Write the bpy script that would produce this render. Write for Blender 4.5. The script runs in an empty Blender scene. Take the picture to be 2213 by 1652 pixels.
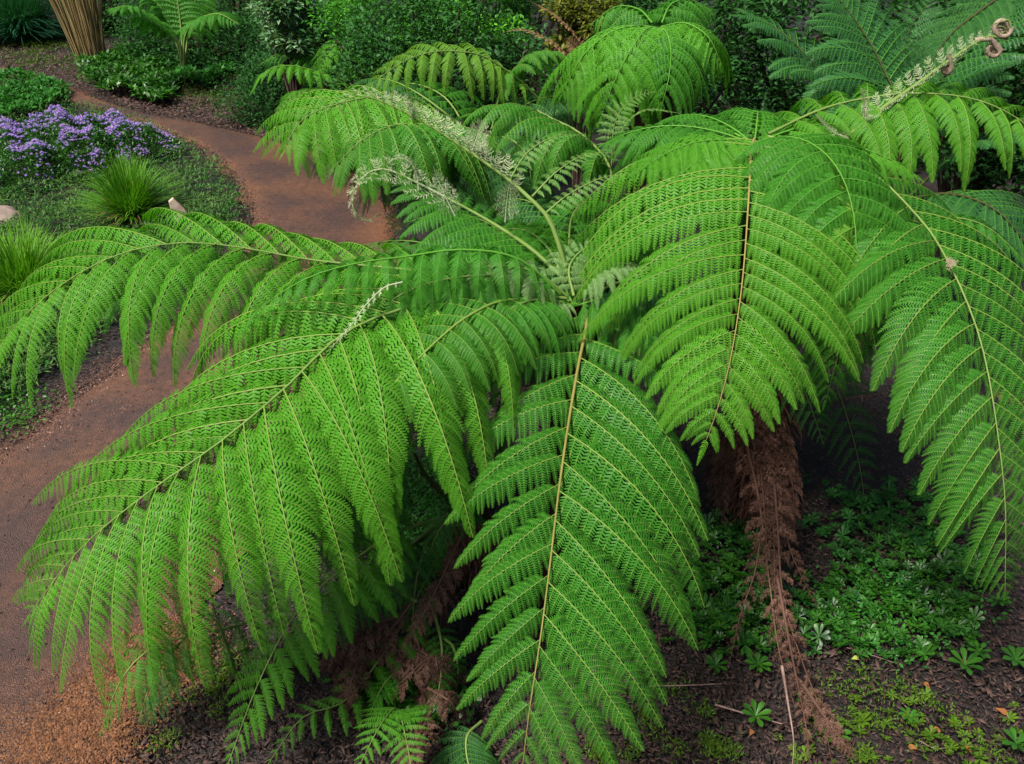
import bpy, math, random
import numpy as np
from mathutils import Vector, Matrix

random.seed(7)
RNG = np.random.default_rng(7)
SC = bpy.context.scene
COL = SC.collection
PI = math.pi
R = math.radians

# ------------------------------------------------------------------ camera, sky, sun, exposure
CAMZ, PITCH, HFOV = 3.6, R(32), R(62)
PW, PH = 2213.0, 1652.0                      # grid on which positions were measured
FL = PW / 2 / math.tan(HFOV / 2)
cam_d = bpy.data.cameras.new('camera')
cam_d.sensor_width = 36
cam_d.lens = 18 / math.tan(HFOV / 2)
cam_d.clip_start, cam_d.clip_end = 0.05, 400
cam = bpy.data.objects.new('camera', cam_d)
COL.objects.link(cam)
cam.location = (0, 0, CAMZ)
cam.rotation_euler = (PI / 2 - PITCH, 0, 0)
SC.camera = cam

world = bpy.data.worlds.new('World')
SC.world = world
world.use_nodes = True
wn = world.node_tree
sky = wn.nodes.new('ShaderNodeTexSky')
sky.sky_type = 'NISHITA'
sky.sun_disc = False
SUN_EL, SUN_AZ = R(58), R(-132)
sky.sun_elevation = SUN_EL
sky.sun_rotation = SUN_AZ
sky.dust_density = 3.0
sky.air_density = 1.0
bg = wn.nodes['Background']
bg.inputs['Strength'].default_value = 0.055
wn.links.new(sky.outputs['Color'], bg.inputs['Color'])
sd = bpy.data.lights.new('sun', 'SUN')
sd.energy = 4.4
sd.angle = R(9)
sd.color = (1.0, 0.96, 0.88)
sun = bpy.data.objects.new('sun', sd)
COL.objects.link(sun)
dirv = Vector((math.sin(SUN_AZ) * math.cos(SUN_EL), math.cos(SUN_AZ) * math.cos(SUN_EL), math.sin(SUN_EL)))
sun.rotation_euler = dirv.to_track_quat('Z', 'Y').to_euler()
SC.view_settings.view_transform = 'Standard'
SC.view_settings.look = 'None'
SC.view_settings.gamma = 1.0
SC.view_settings.exposure = 0.72
SC.render.engine = 'CYCLES'
SC.cycles.max_bounces = 6
SC.cycles.diffuse_bounces = 3
SC.cycles.glossy_bounces = 2
SC.cycles.transmission_bounces = 3
SC.cycles.transparent_max_bounces = 4
SC.cycles.caustics_reflective = False
SC.cycles.caustics_refractive = False
try:
    SC.cycles.use_denoising = True
except Exception:
    pass


def W(x, y, Y):
    """point on the line of sight of measured position (x, y) at forward distance Y (metres)"""
    dx = (x - PW / 2) / FL
    dy = -(y - PH / 2) / FL
    ry = math.cos(PITCH) + dy * math.sin(PITCH)
    rz = -math.sin(PITCH) + dy * math.cos(PITCH)
    k = Y / ry
    return np.array([dx * k, Y, CAMZ + rz * k])


def G(x, y, z=0.0):
    """point of the ground seen at measured position (x, y)"""
    dx = (x - PW / 2) / FL
    dy = -(y - PH / 2) / FL
    ry = math.cos(PITCH) + dy * math.sin(PITCH)
    rz = -math.sin(PITCH) + dy * math.cos(PITCH)
    k = (z - CAMZ) / rz
    return np.array([dx * k, ry * k, z])


# ------------------------------------------------------------------ materials
MATS = {}


def nodes_of(name):
    m = bpy.data.materials.new(name)
    m.use_nodes = True
    nt = m.node_tree
    return m, nt, nt.nodes['Principled BSDF'], nt.nodes['Material Output']


def leaf_mat(name, c1, c2, back=None, rough=0.5, trans=0.24, spec=0.13, nscale=3.0):
    m, nt, bs, out = nodes_of(name)
    N, Lk = nt.nodes, nt.links
    oi = N.new('ShaderNodeObjectInfo')
    geo = N.new('ShaderNodeNewGeometry')
    noise = N.new('ShaderNodeTexNoise')
    noise.inputs['Scale'].default_value = nscale
    Lk.new(geo.outputs['Position'], noise.inputs['Vector'])
    a1 = N.new('ShaderNodeMath'); a1.operation = 'MULTIPLY_ADD'
    Lk.new(oi.outputs['Random'], a1.inputs[0]); a1.inputs[1].default_value = 0.45
    a2 = N.new('ShaderNodeMath'); a2.operation = 'MULTIPLY_ADD'
    Lk.new(noise.outputs['Fac'], a2.inputs[0]); a2.inputs[1].default_value = 1.0
    a2.inputs[2].default_value = -0.55
    Lk.new(a2.outputs[0], a1.inputs[2])
    a3 = N.new('ShaderNodeMath'); a3.operation = 'MULTIPLY_ADD'; a3.use_clamp = True
    Lk.new(geo.outputs['Random Per Island'], a3.inputs[0]); a3.inputs[1].default_value = 0.7
    Lk.new(a1.outputs[0], a3.inputs[2])
    mix = N.new('ShaderNodeMix'); mix.data_type = 'RGBA'
    mix.inputs[6].default_value = (*c1, 1)
    mix.inputs[7].default_value = (*c2, 1)
    Lk.new(a3.outputs[0], mix.inputs[0])
    col = mix.outputs[2]
    if name.startswith('frond'):
        sn = N.new('ShaderNodeTexNoise'); sn.inputs['Scale'].default_value = 11; sn.inputs['Detail'].default_value = 4
        Lk.new(geo.outputs['Position'], sn.inputs['Vector'])
        sm = N.new('ShaderNodeMapRange'); sm.inputs[1].default_value = 0.66; sm.inputs[2].default_value = 0.76; sm.inputs[4].default_value = 0.75
        Lk.new(sn.outputs['Fac'], sm.inputs[0])
        mw = N.new('ShaderNodeMix'); mw.data_type = 'RGBA'
        Lk.new(sm.outputs[0], mw.inputs[0]); Lk.new(col, mw.inputs[6]); mw.inputs[7].default_value = (0.20, 0.19, 0.03, 1)
        col = mw.outputs[2]
    if back is not None:
        mb = N.new('ShaderNodeMix'); mb.data_type = 'RGBA'
        Lk.new(geo.outputs['Backfacing'], mb.inputs[0])
        Lk.new(col, mb.inputs[6]); mb.inputs[7].default_value = (*back, 1)
        col = mb.outputs[2]
    Lk.new(col, bs.inputs['Base Color'])
    bs.inputs['Roughness'].default_value = rough
    bs.inputs['Specular IOR Level'].default_value = spec
    if trans > 0:
        tr = N.new('ShaderNodeBsdfTranslucent')
        g = N.new('ShaderNodeMix'); g.data_type = 'RGBA'; g.blend_type = 'MULTIPLY'
        g.inputs[0].default_value = 1.0
        Lk.new(col, g.inputs[6]); g.inputs[7].default_value = (1.35, 1.5, 0.6, 1)
        Lk.new(g.outputs[2], tr.inputs['Color'])
        ms = N.new('ShaderNodeMixShader')
        ms.inputs[0].default_value = trans
        Lk.new(bs.outputs[0], ms.inputs[1]); Lk.new(tr.outputs[0], ms.inputs[2])
        Lk.new(ms.outputs[0], out.inputs['Surface'])
    MATS[name] = m
    return m


def plain(name, c1, c2, scale=8, rough=0.8, spec=0.3, bump=0.0, detail=6):
    m, nt, bs, out = nodes_of(name)
    N, Lk = nt.nodes, nt.links
    tc = N.new('ShaderNodeTexCoord')
    noise = N.new('ShaderNodeTexNoise')
    noise.inputs['Scale'].default_value = scale
    noise.inputs['Detail'].default_value = detail
    Lk.new(tc.outputs['Object'], noise.inputs['Vector'])
    ramp = N.new('ShaderNodeValToRGB')
    ramp.color_ramp.elements[0].position = 0.35
    ramp.color_ramp.elements[1].position = 0.65
    ramp.color_ramp.elements[0].color = (*c1, 1)
    ramp.color_ramp.elements[1].color = (*c2, 1)
    Lk.new(noise.outputs['Fac'], ramp.inputs[0])
    Lk.new(ramp.outputs[0], bs.inputs['Base Color'])
    bs.inputs['Roughness'].default_value = rough
    bs.inputs['Specular IOR Level'].default_value = spec
    if bump:
        b = N.new('ShaderNodeBump')
        b.inputs['Strength'].default_value = bump
        b.inputs['Distance'].default_value = 0.02
        Lk.new(noise.outputs['Fac'], b.inputs['Height'])
        Lk.new(b.outputs[0], bs.inputs['Normal'])
    MATS[name] = m
    return m


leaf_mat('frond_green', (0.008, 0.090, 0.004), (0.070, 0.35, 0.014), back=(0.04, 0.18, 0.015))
leaf_mat('frond_bright', (0.022, 0.16, 0.004), (0.13, 0.42, 0.012), back=(0.07, 0.25, 0.015))
leaf_mat('frond_pale', (0.10, 0.25, 0.05), (0.20, 0.38, 0.11), back=(0.2, 0.33, 0.12), trans=0.3)
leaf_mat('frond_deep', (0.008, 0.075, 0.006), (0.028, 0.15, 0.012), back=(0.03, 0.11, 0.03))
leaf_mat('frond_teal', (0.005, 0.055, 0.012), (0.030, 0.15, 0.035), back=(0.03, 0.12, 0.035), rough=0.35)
leaf_mat('frond_yellow', (0.04, 0.16, 0.008), (0.16, 0.33, 0.025), back=(0.10, 0.25, 0.02))
leaf_mat('woolly', (0.19, 0.28, 0.10), (0.50, 0.52, 0.36), trans=0.1, rough=0.8)
leaf_mat('woolly_brown', (0.16, 0.10, 0.07), (0.45, 0.36, 0.27), trans=0.05, rough=0.8)
leaf_mat('dead_brown', (0.016, 0.007, 0.005), (0.22, 0.115, 0.082), trans=0.05, rough=0.6)
leaf_mat('dead_tan', (0.20, 0.11, 0.05), (0.38, 0.25, 0.12), trans=0.1, rough=0.7)
leaf_mat('rib_green', (0.06, 0.21, 0.02), (0.11, 0.29, 0.035), trans=0.0, rough=0.4)
leaf_mat('rib_yellow', (0.11, 0.21, 0.03), (0.18, 0.27, 0.05), trans=0.0, rough=0.4)
leaf_mat('stipe', (0.13, 0.14, 0.03), (0.32, 0.24, 0.08), trans=0.0, rough=0.45, nscale=9)
leaf_mat('stipe_green', (0.09, 0.17, 0.03), (0.19, 0.27, 0.07), trans=0.0, rough=0.45, nscale=9)
leaf_mat('stipe_dark', (0.03, 0.03, 0.012), (0.06, 0.07, 0.02), trans=0.0, rough=0.5, nscale=9)
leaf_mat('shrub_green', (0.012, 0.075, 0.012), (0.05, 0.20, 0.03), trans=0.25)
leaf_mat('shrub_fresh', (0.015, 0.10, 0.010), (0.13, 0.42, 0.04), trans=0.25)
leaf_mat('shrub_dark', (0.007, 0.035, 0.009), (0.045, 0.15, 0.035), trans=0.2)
leaf_mat('shrub_grey', (0.05, 0.15, 0.05), (0.30, 0.46, 0.26), trans=0.2)
leaf_mat('shrub_yellow', (0.04, 0.08, 0.01), (0.19, 0.19, 0.03), trans=0.25)
leaf_mat('cover_green', (0.008, 0.055, 0.006), (0.050, 0.18, 0.012), trans=0.2, rough=0.4, spec=0.35)
leaf_mat('cover_moss', (0.025, 0.07, 0.006), (0.09, 0.17, 0.012), trans=0.2)
leaf_mat('cover_grey', (0.018, 0.07, 0.012), (0.12, 0.22, 0.055), trans=0.2)
leaf_mat('grass_lime', (0.04, 0.17, 0.008), (0.17, 0.38, 0.03), trans=0.25)
leaf_mat('grass_blue', (0.012, 0.08, 0.03), (0.05, 0.20, 0.09), trans=0.2)
leaf_mat('culm_tan', (0.16, 0.13, 0.045), (0.38, 0.28, 0.13), trans=0.0, rough=0.55)
leaf_mat('petal', (0.12, 0.05, 0.38), (0.30, 0.18, 0.64), trans=0.15, rough=0.6, nscale=5)
leaf_mat('petal_heart', (0.5, 0.35, 0.05), (0.6, 0.5, 0.1), trans=0.0)
leaf_mat('litter', (0.006, 0.004, 0.003), (0.105, 0.058, 0.046), trans=0.0, rough=0.6, nscale=20, spec=0.25)
leaf_mat('fallen_leaf', (0.20, 0.07, 0.025), (0.34, 0.14, 0.05), trans=0.1, rough=0.6)
leaf_mat('fallen_yellow', (0.30, 0.36, 0.07), (0.40, 0.42, 0.12), trans=0.1)
leaf_mat('grit', (0.05, 0.022, 0.018), (0.24, 0.115, 0.07), trans=0.0, rough=0.4, nscale=30, spec=0.6)
leaf_mat('grit_orange', (0.06, 0.027, 0.015), (0.25, 0.11, 0.05), trans=0.0, rough=0.5, nscale=30)
leaf_mat('fibre', (0.035, 0.013, 0.008), (0.21, 0.090, 0.055), trans=0.0, rough=0.5, nscale=12)
plain('trunk_bark', (0.02, 0.009, 0.007), (0.07, 0.03, 0.022), scale=14, bump=0.8)
plain('branch_bark', (0.035, 0.022, 0.017), (0.09, 0.06, 0.045), scale=14, bump=0.5)
plain('twig_bark', (0.15, 0.09, 0.075), (0.30, 0.2, 0.17), scale=20)
plain('peg_wood', (0.36, 0.24, 0.19), (0.58, 0.47, 0.36), scale=12, rough=0.7)
plain('rock', (0.16, 0.12, 0.10), (0.33, 0.25, 0.21), scale=6, bump=0.6)


def ground_mat():
    m, nt, bs, out = nodes_of('soil')
    N, Lk = nt.nodes, nt.links
    tc = N.new('ShaderNodeTexCoord')
    n1 = N.new('ShaderNodeTexNoise'); n1.inputs['Scale'].default_value = 1.2; n1.inputs['Detail'].default_value = 8
    n2 = N.new('ShaderNodeTexNoise'); n2.inputs['Scale'].default_value = 45; n2.inputs['Detail'].default_value = 4
    for n in (n1, n2):
        Lk.new(tc.outputs['Object'], n.inputs['Vector'])
    r1 = N.new('ShaderNodeValToRGB')
    r1.color_ramp.elements[0].position = 0.35; r1.color_ramp.elements[0].color = (0.007, 0.0045, 0.0045, 1)
    r1.color_ramp.elements[1].position = 0.7; r1.color_ramp.elements[1].color = (0.022, 0.013, 0.012, 1)
    r2 = N.new('ShaderNodeValToRGB')
    r2.color_ramp.elements[0].position = 0.45; r2.color_ramp.elements[0].color = (0.4, 0.4, 0.4, 1)
    r2.color_ramp.elements[1].position = 0.75; r2.color_ramp.elements[1].color = (2.4, 2.1, 2.0, 1)
    Lk.new(n1.outputs['Fac'], r1.inputs[0]); Lk.new(n2.outputs['Fac'], r2.inputs[0])
    mx = N.new('ShaderNodeMix'); mx.data_type = 'RGBA'; mx.blend_type = 'MULTIPLY'; mx.inputs[0].default_value = 1
    Lk.new(r1.outputs[0], mx.inputs[6]); Lk.new(r2.outputs[0], mx.inputs[7])
    Lk.new(mx.outputs[2], bs.inputs['Base Color'])
    bs.inputs['Roughness'].default_value = 0.7
    b = N.new('ShaderNodeBump'); b.inputs['Strength'].default_value = 0.9; b.inputs['Distance'].default_value = 0.02
    Lk.new(n2.outputs['Fac'], b.inputs['Height']); Lk.new(b.outputs[0], bs.inputs['Normal'])
    MATS['soil'] = m


def path_mat():
    m, nt, bs, out = nodes_of('path_gravel')
    N, Lk = nt.nodes, nt.links
    tc = N.new('ShaderNodeTexCoord')
    big = N.new('ShaderNodeTexNoise'); big.inputs['Scale'].default_value = 1.1; big.inputs['Detail'].default_value = 5
    fine = N.new('ShaderNodeTexNoise'); fine.inputs['Scale'].default_value = 110; fine.inputs['Detail'].default_value = 5
    vor = N.new('ShaderNodeTexVoronoi'); vor.inputs['Scale'].default_value = 150
    for n in (big, fine, vor):
        Lk.new(tc.outputs['Object'], n.inputs['Vector'])
    at = N.new('ShaderNodeAttribute'); at.attribute_name = 'edge'
    add = N.new('ShaderNodeMath'); add.operation = 'MULTIPLY_ADD'; add.use_clamp = True
    Lk.new(big.outputs['Fac'], add.inputs[0]); add.inputs[1].default_value = 2.0; add.inputs[2].default_value = -0.85
    sm = N.new('ShaderNodeMath'); sm.operation = 'ADD'; sm.use_clamp = True
    Lk.new(add.outputs[0], sm.inputs[0]); Lk.new(at.outputs['Fac'], sm.inputs[1])
    c = N.new('ShaderNodeMix'); c.data_type = 'RGBA'
    c.inputs[6].default_value = (0.052, 0.027, 0.021, 1)
    c.inputs[7].default_value = (0.17, 0.074, 0.028, 1)
    Lk.new(sm.outputs[0], c.inputs[0])
    mid = N.new('ShaderNodeTexNoise'); mid.inputs['Scale'].default_value = 14; mid.inputs['Detail'].default_value = 9; mid.inputs['Roughness'].default_value = 0.75
    Lk.new(tc.outputs['Object'], mid.inputs['Vector'])
    rm = N.new('ShaderNodeValToRGB')
    rm.color_ramp.elements[0].position = 0.35; rm.color_ramp.elements[0].color = (0.62, 0.62, 0.66, 1)
    rm.color_ramp.elements[1].position = 0.68; rm.color_ramp.elements[1].color = (1.5, 1.4, 1.3, 1)
    Lk.new(mid.outputs['Fac'], rm.inputs[0])
    mm = N.new('ShaderNodeMix'); mm.data_type = 'RGBA'; mm.blend_type = 'MULTIPLY'; mm.inputs[0].default_value = 1
    Lk.new(c.outputs[2], mm.inputs[6]); Lk.new(rm.outputs[0], mm.inputs[7])
    c = mm
    r = N.new('ShaderNodeValToRGB')
    r.color_ramp.elements[0].position = 0.3; r.color_ramp.elements[0].color = (0.5, 0.5, 0.52, 1)
    r.color_ramp.elements[1].position = 0.72; r.color_ramp.elements[1].color = (1.7, 1.6, 1.6, 1)
    Lk.new(fine.outputs['Fac'], r.inputs[0])
    mx = N.new('ShaderNodeMix'); mx.data_type = 'RGBA'; mx.blend_type = 'MULTIPLY'; mx.inputs[0].default_value = 1
    Lk.new(c.outputs[2], mx.inputs[6]); Lk.new(r.outputs[0], mx.inputs[7])
    Lk.new(mx.outputs[2], bs.inputs['Base Color'])
    bs.inputs['Roughness'].default_value = 0.55
    b = N.new('ShaderNodeBump'); b.inputs['Strength'].default_value = 0.7; b.inputs['Distance'].default_value = 0.012
    Lk.new(vor.outputs['Distance'], b.inputs['Height']); Lk.new(b.outputs[0], bs.inputs['Normal'])
    MATS['path_gravel'] = m


ground_mat()
path_mat()


# ------------------------------------------------------------------ mesh helpers
def mkmesh(name, V, Q=None, T=None, mq=None, mt=None, mats=(), smooth=False):
    V = np.asarray(V, dtype=np.float32).reshape(-1, 3)
    parts, tot, mi = [], [], []
    if Q is not None and len(Q):
        Q = np.asarray(Q, dtype=np.int32).reshape(-1, 4)
        parts.append(Q.ravel()); tot.append(np.full(len(Q), 4, np.int32))
        mi.append(np.zeros(len(Q), np.int32) if mq is None else np.asarray(mq, np.int32))
    if T is not None and len(T):
        T = np.asarray(T, dtype=np.int32).reshape(-1, 3)
        parts.append(T.ravel()); tot.append(np.full(len(T), 3, np.int32))
        mi.append(np.zeros(len(T), np.int32) if mt is None else np.asarray(mt, np.int32))
    loops = np.concatenate(parts); tot = np.concatenate(tot); mi = np.concatenate(mi)
    me = bpy.data.meshes.new(name)
    me.vertices.add(len(V)); me.vertices.foreach_set('co', V.ravel())
    me.loops.add(len(loops)); me.loops.foreach_set('vertex_index', loops)
    me.polygons.add(len(tot))
    st = np.concatenate(([0], np.cumsum(tot)[:-1])).astype(np.int32)
    me.polygons.foreach_set('loop_start', st)
    me.polygons.foreach_set('loop_total', tot)
    me.polygons.foreach_set('material_index', mi)
    if smooth:
        me.polygons.foreach_set('use_smooth', np.ones(len(tot), bool))
    for m in mats:
        me.materials.append(MATS[m] if isinstance(m, str) else m)
    me.update(calc_edges=True)
    return me


def link(name, data, parent=None, loc=None):
    o = bpy.data.objects.new(name, data)
    COL.objects.link(o)
    if parent is not None:
        o.parent = parent
    if loc is not None:
        o.location = [float(c) for c in loc]
    return o


def tag(o, label=None, cat=None, group=None, kind=None):
    if label: o['label'] = label
    if cat: o['category'] = cat
    if group: o['group'] = group
    if kind: o['kind'] = kind
    return o


def unit(v):
    v = np.asarray(v, float)
    return v / (np.linalg.norm(v, axis=-1, keepdims=True) + 1e-12)


def tube(P, rad, n=6, jit=0.0):
    """verts, quads of a tapered tube along the points P"""
    P = np.asarray(P, float); m = len(P)
    rad = np.broadcast_to(np.asarray(rad, float), (m,))
    T = unit(np.gradient(P, axis=0))
    ref = np.array([0, 0, 1.0]) if abs(T[0][2]) < 0.9 else np.array([1.0, 0, 0])
    u = unit(np.cross(T[0], ref)); V = []
    for i in range(m):
        u = unit(u - T[i] * np.dot(u, T[i])); w = np.cross(T[i], u)
        a = np.arange(n) / n * 2 * PI
        rr = rad[i] * (1 + (RNG.uniform(-jit, jit, n) if jit else 0))
        V.append(P[i] + (np.cos(a) * rr)[:, None] * u + (np.sin(a) * rr)[:, None] * w)
    V = np.concatenate(V)
    i, j = np.meshgrid(np.arange(m - 1), np.arange(n), indexing='ij')
    a = i * n + j; b = i * n + (j + 1) % n
    Q = np.stack([a, b, b + n, a + n], -1).reshape(-1, 4)
    return V, Q


def spline(pts, m):
    """Catmull-Rom through pts, m even samples"""
    P = np.asarray(pts, float)
    P = np.vstack([2 * P[0] - P[1], P, 2 * P[-1] - P[-2]])
    out = []
    for i in range(1, len(P) - 2):
        for t in np.linspace(0, 1, 24, endpoint=False):
            a, b, c, d = P[i - 1], P[i], P[i + 1], P[i + 2]
            out.append(0.5 * ((2 * b) + (-a + c) * t + (2 * a - 5 * b + 4 * c - d) * t * t + (-a + 3 * b - 3 * c + d) * t ** 3))
    out.append(P[-2]); out = np.array(out)
    s = np.concatenate(([0], np.cumsum(np.linalg.norm(np.diff(out, axis=0), axis=1))))
    q = np.linspace(0, s[-1], m)
    return np.stack([np.interp(q, s, out[:, k]) for k in range(3)], -1), s[-1]


class MB:
    """gathers verts / quads / tris with a material index"""
    def __init__(s): s.V, s.Q, s.mq, s.n = [], [], [], 0
    def add(s, V, Q, mi=0):
        V = np.asarray(V, float).reshape(-1, 3); Q = np.asarray(Q, int).reshape(-1, 4)
        s.V.append(V); s.Q.append(Q + s.n); s.n += len(V)
        s.mq.append(np.full(len(Q), mi) if np.isscalar(mi) else mi)
    def mesh(s, name, mats, smooth=False):
        return mkmesh(name, np.concatenate(s.V), np.concatenate(s.Q), mq=np.concatenate(s.mq), mats=mats, smooth=smooth)


# ------------------------------------------------------------------ the pinna (one leaf branch of a frond), cached by shape
KINDS = {                # pinnules per side, segments per side, width ratio, segment width, pinnule angle
    'A': dict(NP=25, NS=13, W=0.21, sw=0.78, fold=0.16),
    'L': dict(NP=30, NS=11, W=0.165, sw=0.80, fold=0.16),
    'M': dict(NP=36, NS=9, W=0.118, sw=0.80, fold=0.16),
    'N': dict(NP=20, NS=6, W=0.135, sw=0.80, fold=0.16),
    'B': dict(NP=19, NS=8, W=0.19, sw=0.78, fold=0.16),
    'C': dict(NP=15, NS=5, W=0.19, sw=0.72, fold=0.2),
    'S': dict(NP=15, NS=0, W=0.20, sw=0.62, fold=0.2),
    'D': dict(NP=11, NS=4, W=0.30, sw=0.8, fold=0.2),
    'K': dict(NP=10, NS=4, W=0.30, sw=0.45, fold=0.2),
}
CACHE = {}


def pinna_mesh(kind, g, kb, kp, curl, var):
    var = int(var); key = (kind, g, kb, kp, curl, var)
    if key in CACHE:
        return CACHE[key]
    rng = np.random.default_rng(abs(hash((kind, g, kb, kp, curl, var))) % (2 ** 31))
    K = KINDS[kind]; NP, NS = K['NP'], K['NS']
    gv = unit(np.array(g, float)) if any(g) else np.array([0, 0, -1.0])
    M = 30
    C = np.zeros((M + 1, 3)); T = np.zeros((M + 1, 3)); Yv = np.zeros((M + 1, 3))
    d = np.array([1.0, 0, 0]); y = np.array([0, 1.0, 0])
    for i in range(M + 1):
        y = unit(y - d * np.dot(y, d)); T[i] = d; Yv[i] = y
        if i < M:
            C[i + 1] = C[i] + d / M
            f = kb * (gv - d * np.dot(gv, d)) / M * (0.5 + i / M)
            if curl:
                f = f + (y * 1.0 + np.cross(d, y) * 0.35) * curl * 3 * (i / M) ** 2.2 / M
            d = unit(d + f)
    mb = MB()
    V, Q = tube(C[::3] * 1.0, np.linspace(0.0042, 0.0012, M // 3 + 1), 4)
    mb.add(V, Q, 1)
    uu = (1 - (1 - (np.arange(NP) + 0.5) / (NP + 0.5)) ** 1.25)
    uu = 0.025 + uu * 0.965
    du = np.gradient(uu)
    u = np.repeat(uu, 2); s = np.tile([1.0, -1.0], NP)
    u = np.clip(u + (s < 0) * np.repeat(du, 2) * 0.45, 0, 0.995)
    ip = u * M
    def samp(A):
        i0 = np.clip(ip.astype(int), 0, M - 1); t = (ip - i0)[:, None]
        return A[i0] * (1 - t) + A[i0 + 1] * t
    P0 = samp(C); Tt = unit(samp(T)); Yt = unit(samp(Yv)); Nn = np.cross(Tt, Yt)
    w = K['W'] * np.clip(0.72 + 1.6 * u, 0, 1) * (1 - u ** 2.4) ** 0.9 + 0.012
    w = w * rng.uniform(0.84, 1.08, len(w))
    sp = np.repeat(du, 2)
    ang = np.radians(10 + 42 * u ** 1.5 + rng.uniform(-7, 7, len(u)))
    rise = rng.uniform(-0.55, -0.15, len(u)) if kind not in 'DK' else rng.uniform(-0.9, 0.9, len(u))
    D = unit(np.cos(ang)[:, None] * s[:, None] * Yt + np.sin(ang)[:, None] * Tt + rise[:, None] * Nn)
    m = 8
    PC = np.zeros((len(u), m + 1, 3)); PD = np.zeros_like(PC)
    PC[:, 0] = P0
    for i in range(m + 1):
        PD[:, i] = D
        if i < m:
            PC[:, i + 1] = PC[:, i] + D * (w / m)[:, None]
            pr = (D @ gv)[:, None]
            f = kp * (gv[None] - D * pr) / m
            if kind == 'K':
                f = f + (Tt * 1.0 + Nn * 0.8) * (9.0 * (i / m) ** 1.5) / m
            if kind == 'D':
                f = f + Tt * rng.uniform(-0.6, 0.8, (len(u), 1)) / m * 3
            D = unit(D + f)
    npn = len(u)
    # pinnule mid ribs: narrow ribbons on top of the blade
    PNn = unit(Nn[:, None] - PD * np.sum(Nn[:, None] * PD, -1, keepdims=True))
    B = np.cross(PNn, PD)
    hw = (sp * (0.10 if kind == 'K' else 0.038))[:, None, None] * np.linspace(1, 0.35, m + 1)[None, :, None]
    if NS == 0:
        # plain toothed blades
        bw = (sp * 0.5 * K['sw'])[:, None, None] * (np.clip(0.55 + 3 * np.linspace(0, 1, m + 1), 0, 1) * (1 - np.linspace(0, 1, m + 1) ** 2.5) + 0.05)[None, :, None]
        idx = [0, 2, 4, 6, 8]
        L_ = PC[:, idx] + B[:, idx] * bw[:, idx] - PNn[:, idx] * bw[:, idx] * 0.35
        R_ = PC[:, idx] - B[:, idx] * bw[:, idx] - PNn[:, idx] * bw[:, idx] * 0.35
        Cc = PC[:, idx]
        k = len(idx)
        Vv = np.stack([L_, Cc, R_], 2).reshape(-1, 3)
        a = (np.arange(npn) * k * 3)[:, None, None] + (np.arange(k - 1) * 3)[None, :, None] + np.arange(2)[None, None, :]
        Q = np.stack([a, a + 1, a + 4, a + 3], -1).reshape(-1, 4)
        mb.add(Vv, Q, 0)
    else:
        v = (np.arange(NS) + 0.35) / (NS + 0.2)
        iv = v * m; i0 = np.clip(iv.astype(int), 0, m - 1); t = (iv - i0)[None, :, None]
        sP = PC[:, i0] * (1 - t) + PC[:, i0 + 1] * t
        sD = unit(PD[:, i0] * (1 - t) + PD[:, i0 + 1] * t)
        sN = unit(PNn[:, i0] * (1 - t) + PNn[:, i0 + 1] * t)
        sB = np.cross(sN, sD)
        pitch = (w / NS)[:, None, None]
        for sg in (1.0, -1.0):
            fwd = 0.42 + 0.5 * v[None, :, None] ** 2 + rng.uniform(-0.06, 0.06, (npn, NS, 1))
            fold = K['fold'] + rng.uniform(-0.14, 0.14, (npn, NS, 1))
            sd_ = unit(sB * sg + sD * fwd - sN * fold)
            ln = sp[:, None, None] * 0.64 * (1 - v[None, :, None] ** 2.2 * 0.8) * rng.uniform(0.9, 1.08, (npn, NS, 1))
            if kind in 'DK':
                ln = ln * rng.uniform(0.5, 1.3, (npn, NS, 1)) * (0.6 if kind == 'K' else 1)
            hwid = pitch * K['sw'] * 0.5
            a = sP - sD * hwid; b = sP + sD * hwid
            c = sP + sd_ * ln + sD * hwid * 0.5; e = sP + sd_ * ln - sD * hwid * 0.45
            Vv = np.stack([a, b, c, e] if sg > 0 else [b, a, e, c], 2).reshape(-1, 3)
            Q = np.arange(npn * NS * 4).reshape(-1, 4)
            mb.add(Vv, Q[:, ::-1], 0)
    idx = [0, 3, 6, 8]; k = 4
    off = PNn[:, idx] * (sp * 0.03)[:, None, None]
    L_ = PC[:, idx] + B[:, idx] * hw[:, idx] + off; R_ = PC[:, idx] - B[:, idx] * hw[:, idx] + off
    Vv = np.stack([L_, R_], 2).reshape(-1, 3)
    a = (np.arange(npn) * k * 2)[:, None] + (np.arange(k - 1) * 2)[None]
    Q = np.stack([a, a + 1, a + 3, a + 2], -1).reshape(-1, 4)
    mb.add(Vv, Q[:, ::-1], 1)
    me = mb.mesh('pinna', ['frond_green', 'rib_green'])
    CACHE[key] = me
    return me


def prof(s, peak=0.22, p=1.6):
    return np.clip(0.5 + 0.5 * s / peak, 0, 1) * np.clip(1 - s ** p, 0, 1) ** 0.85 + 0.035


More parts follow.
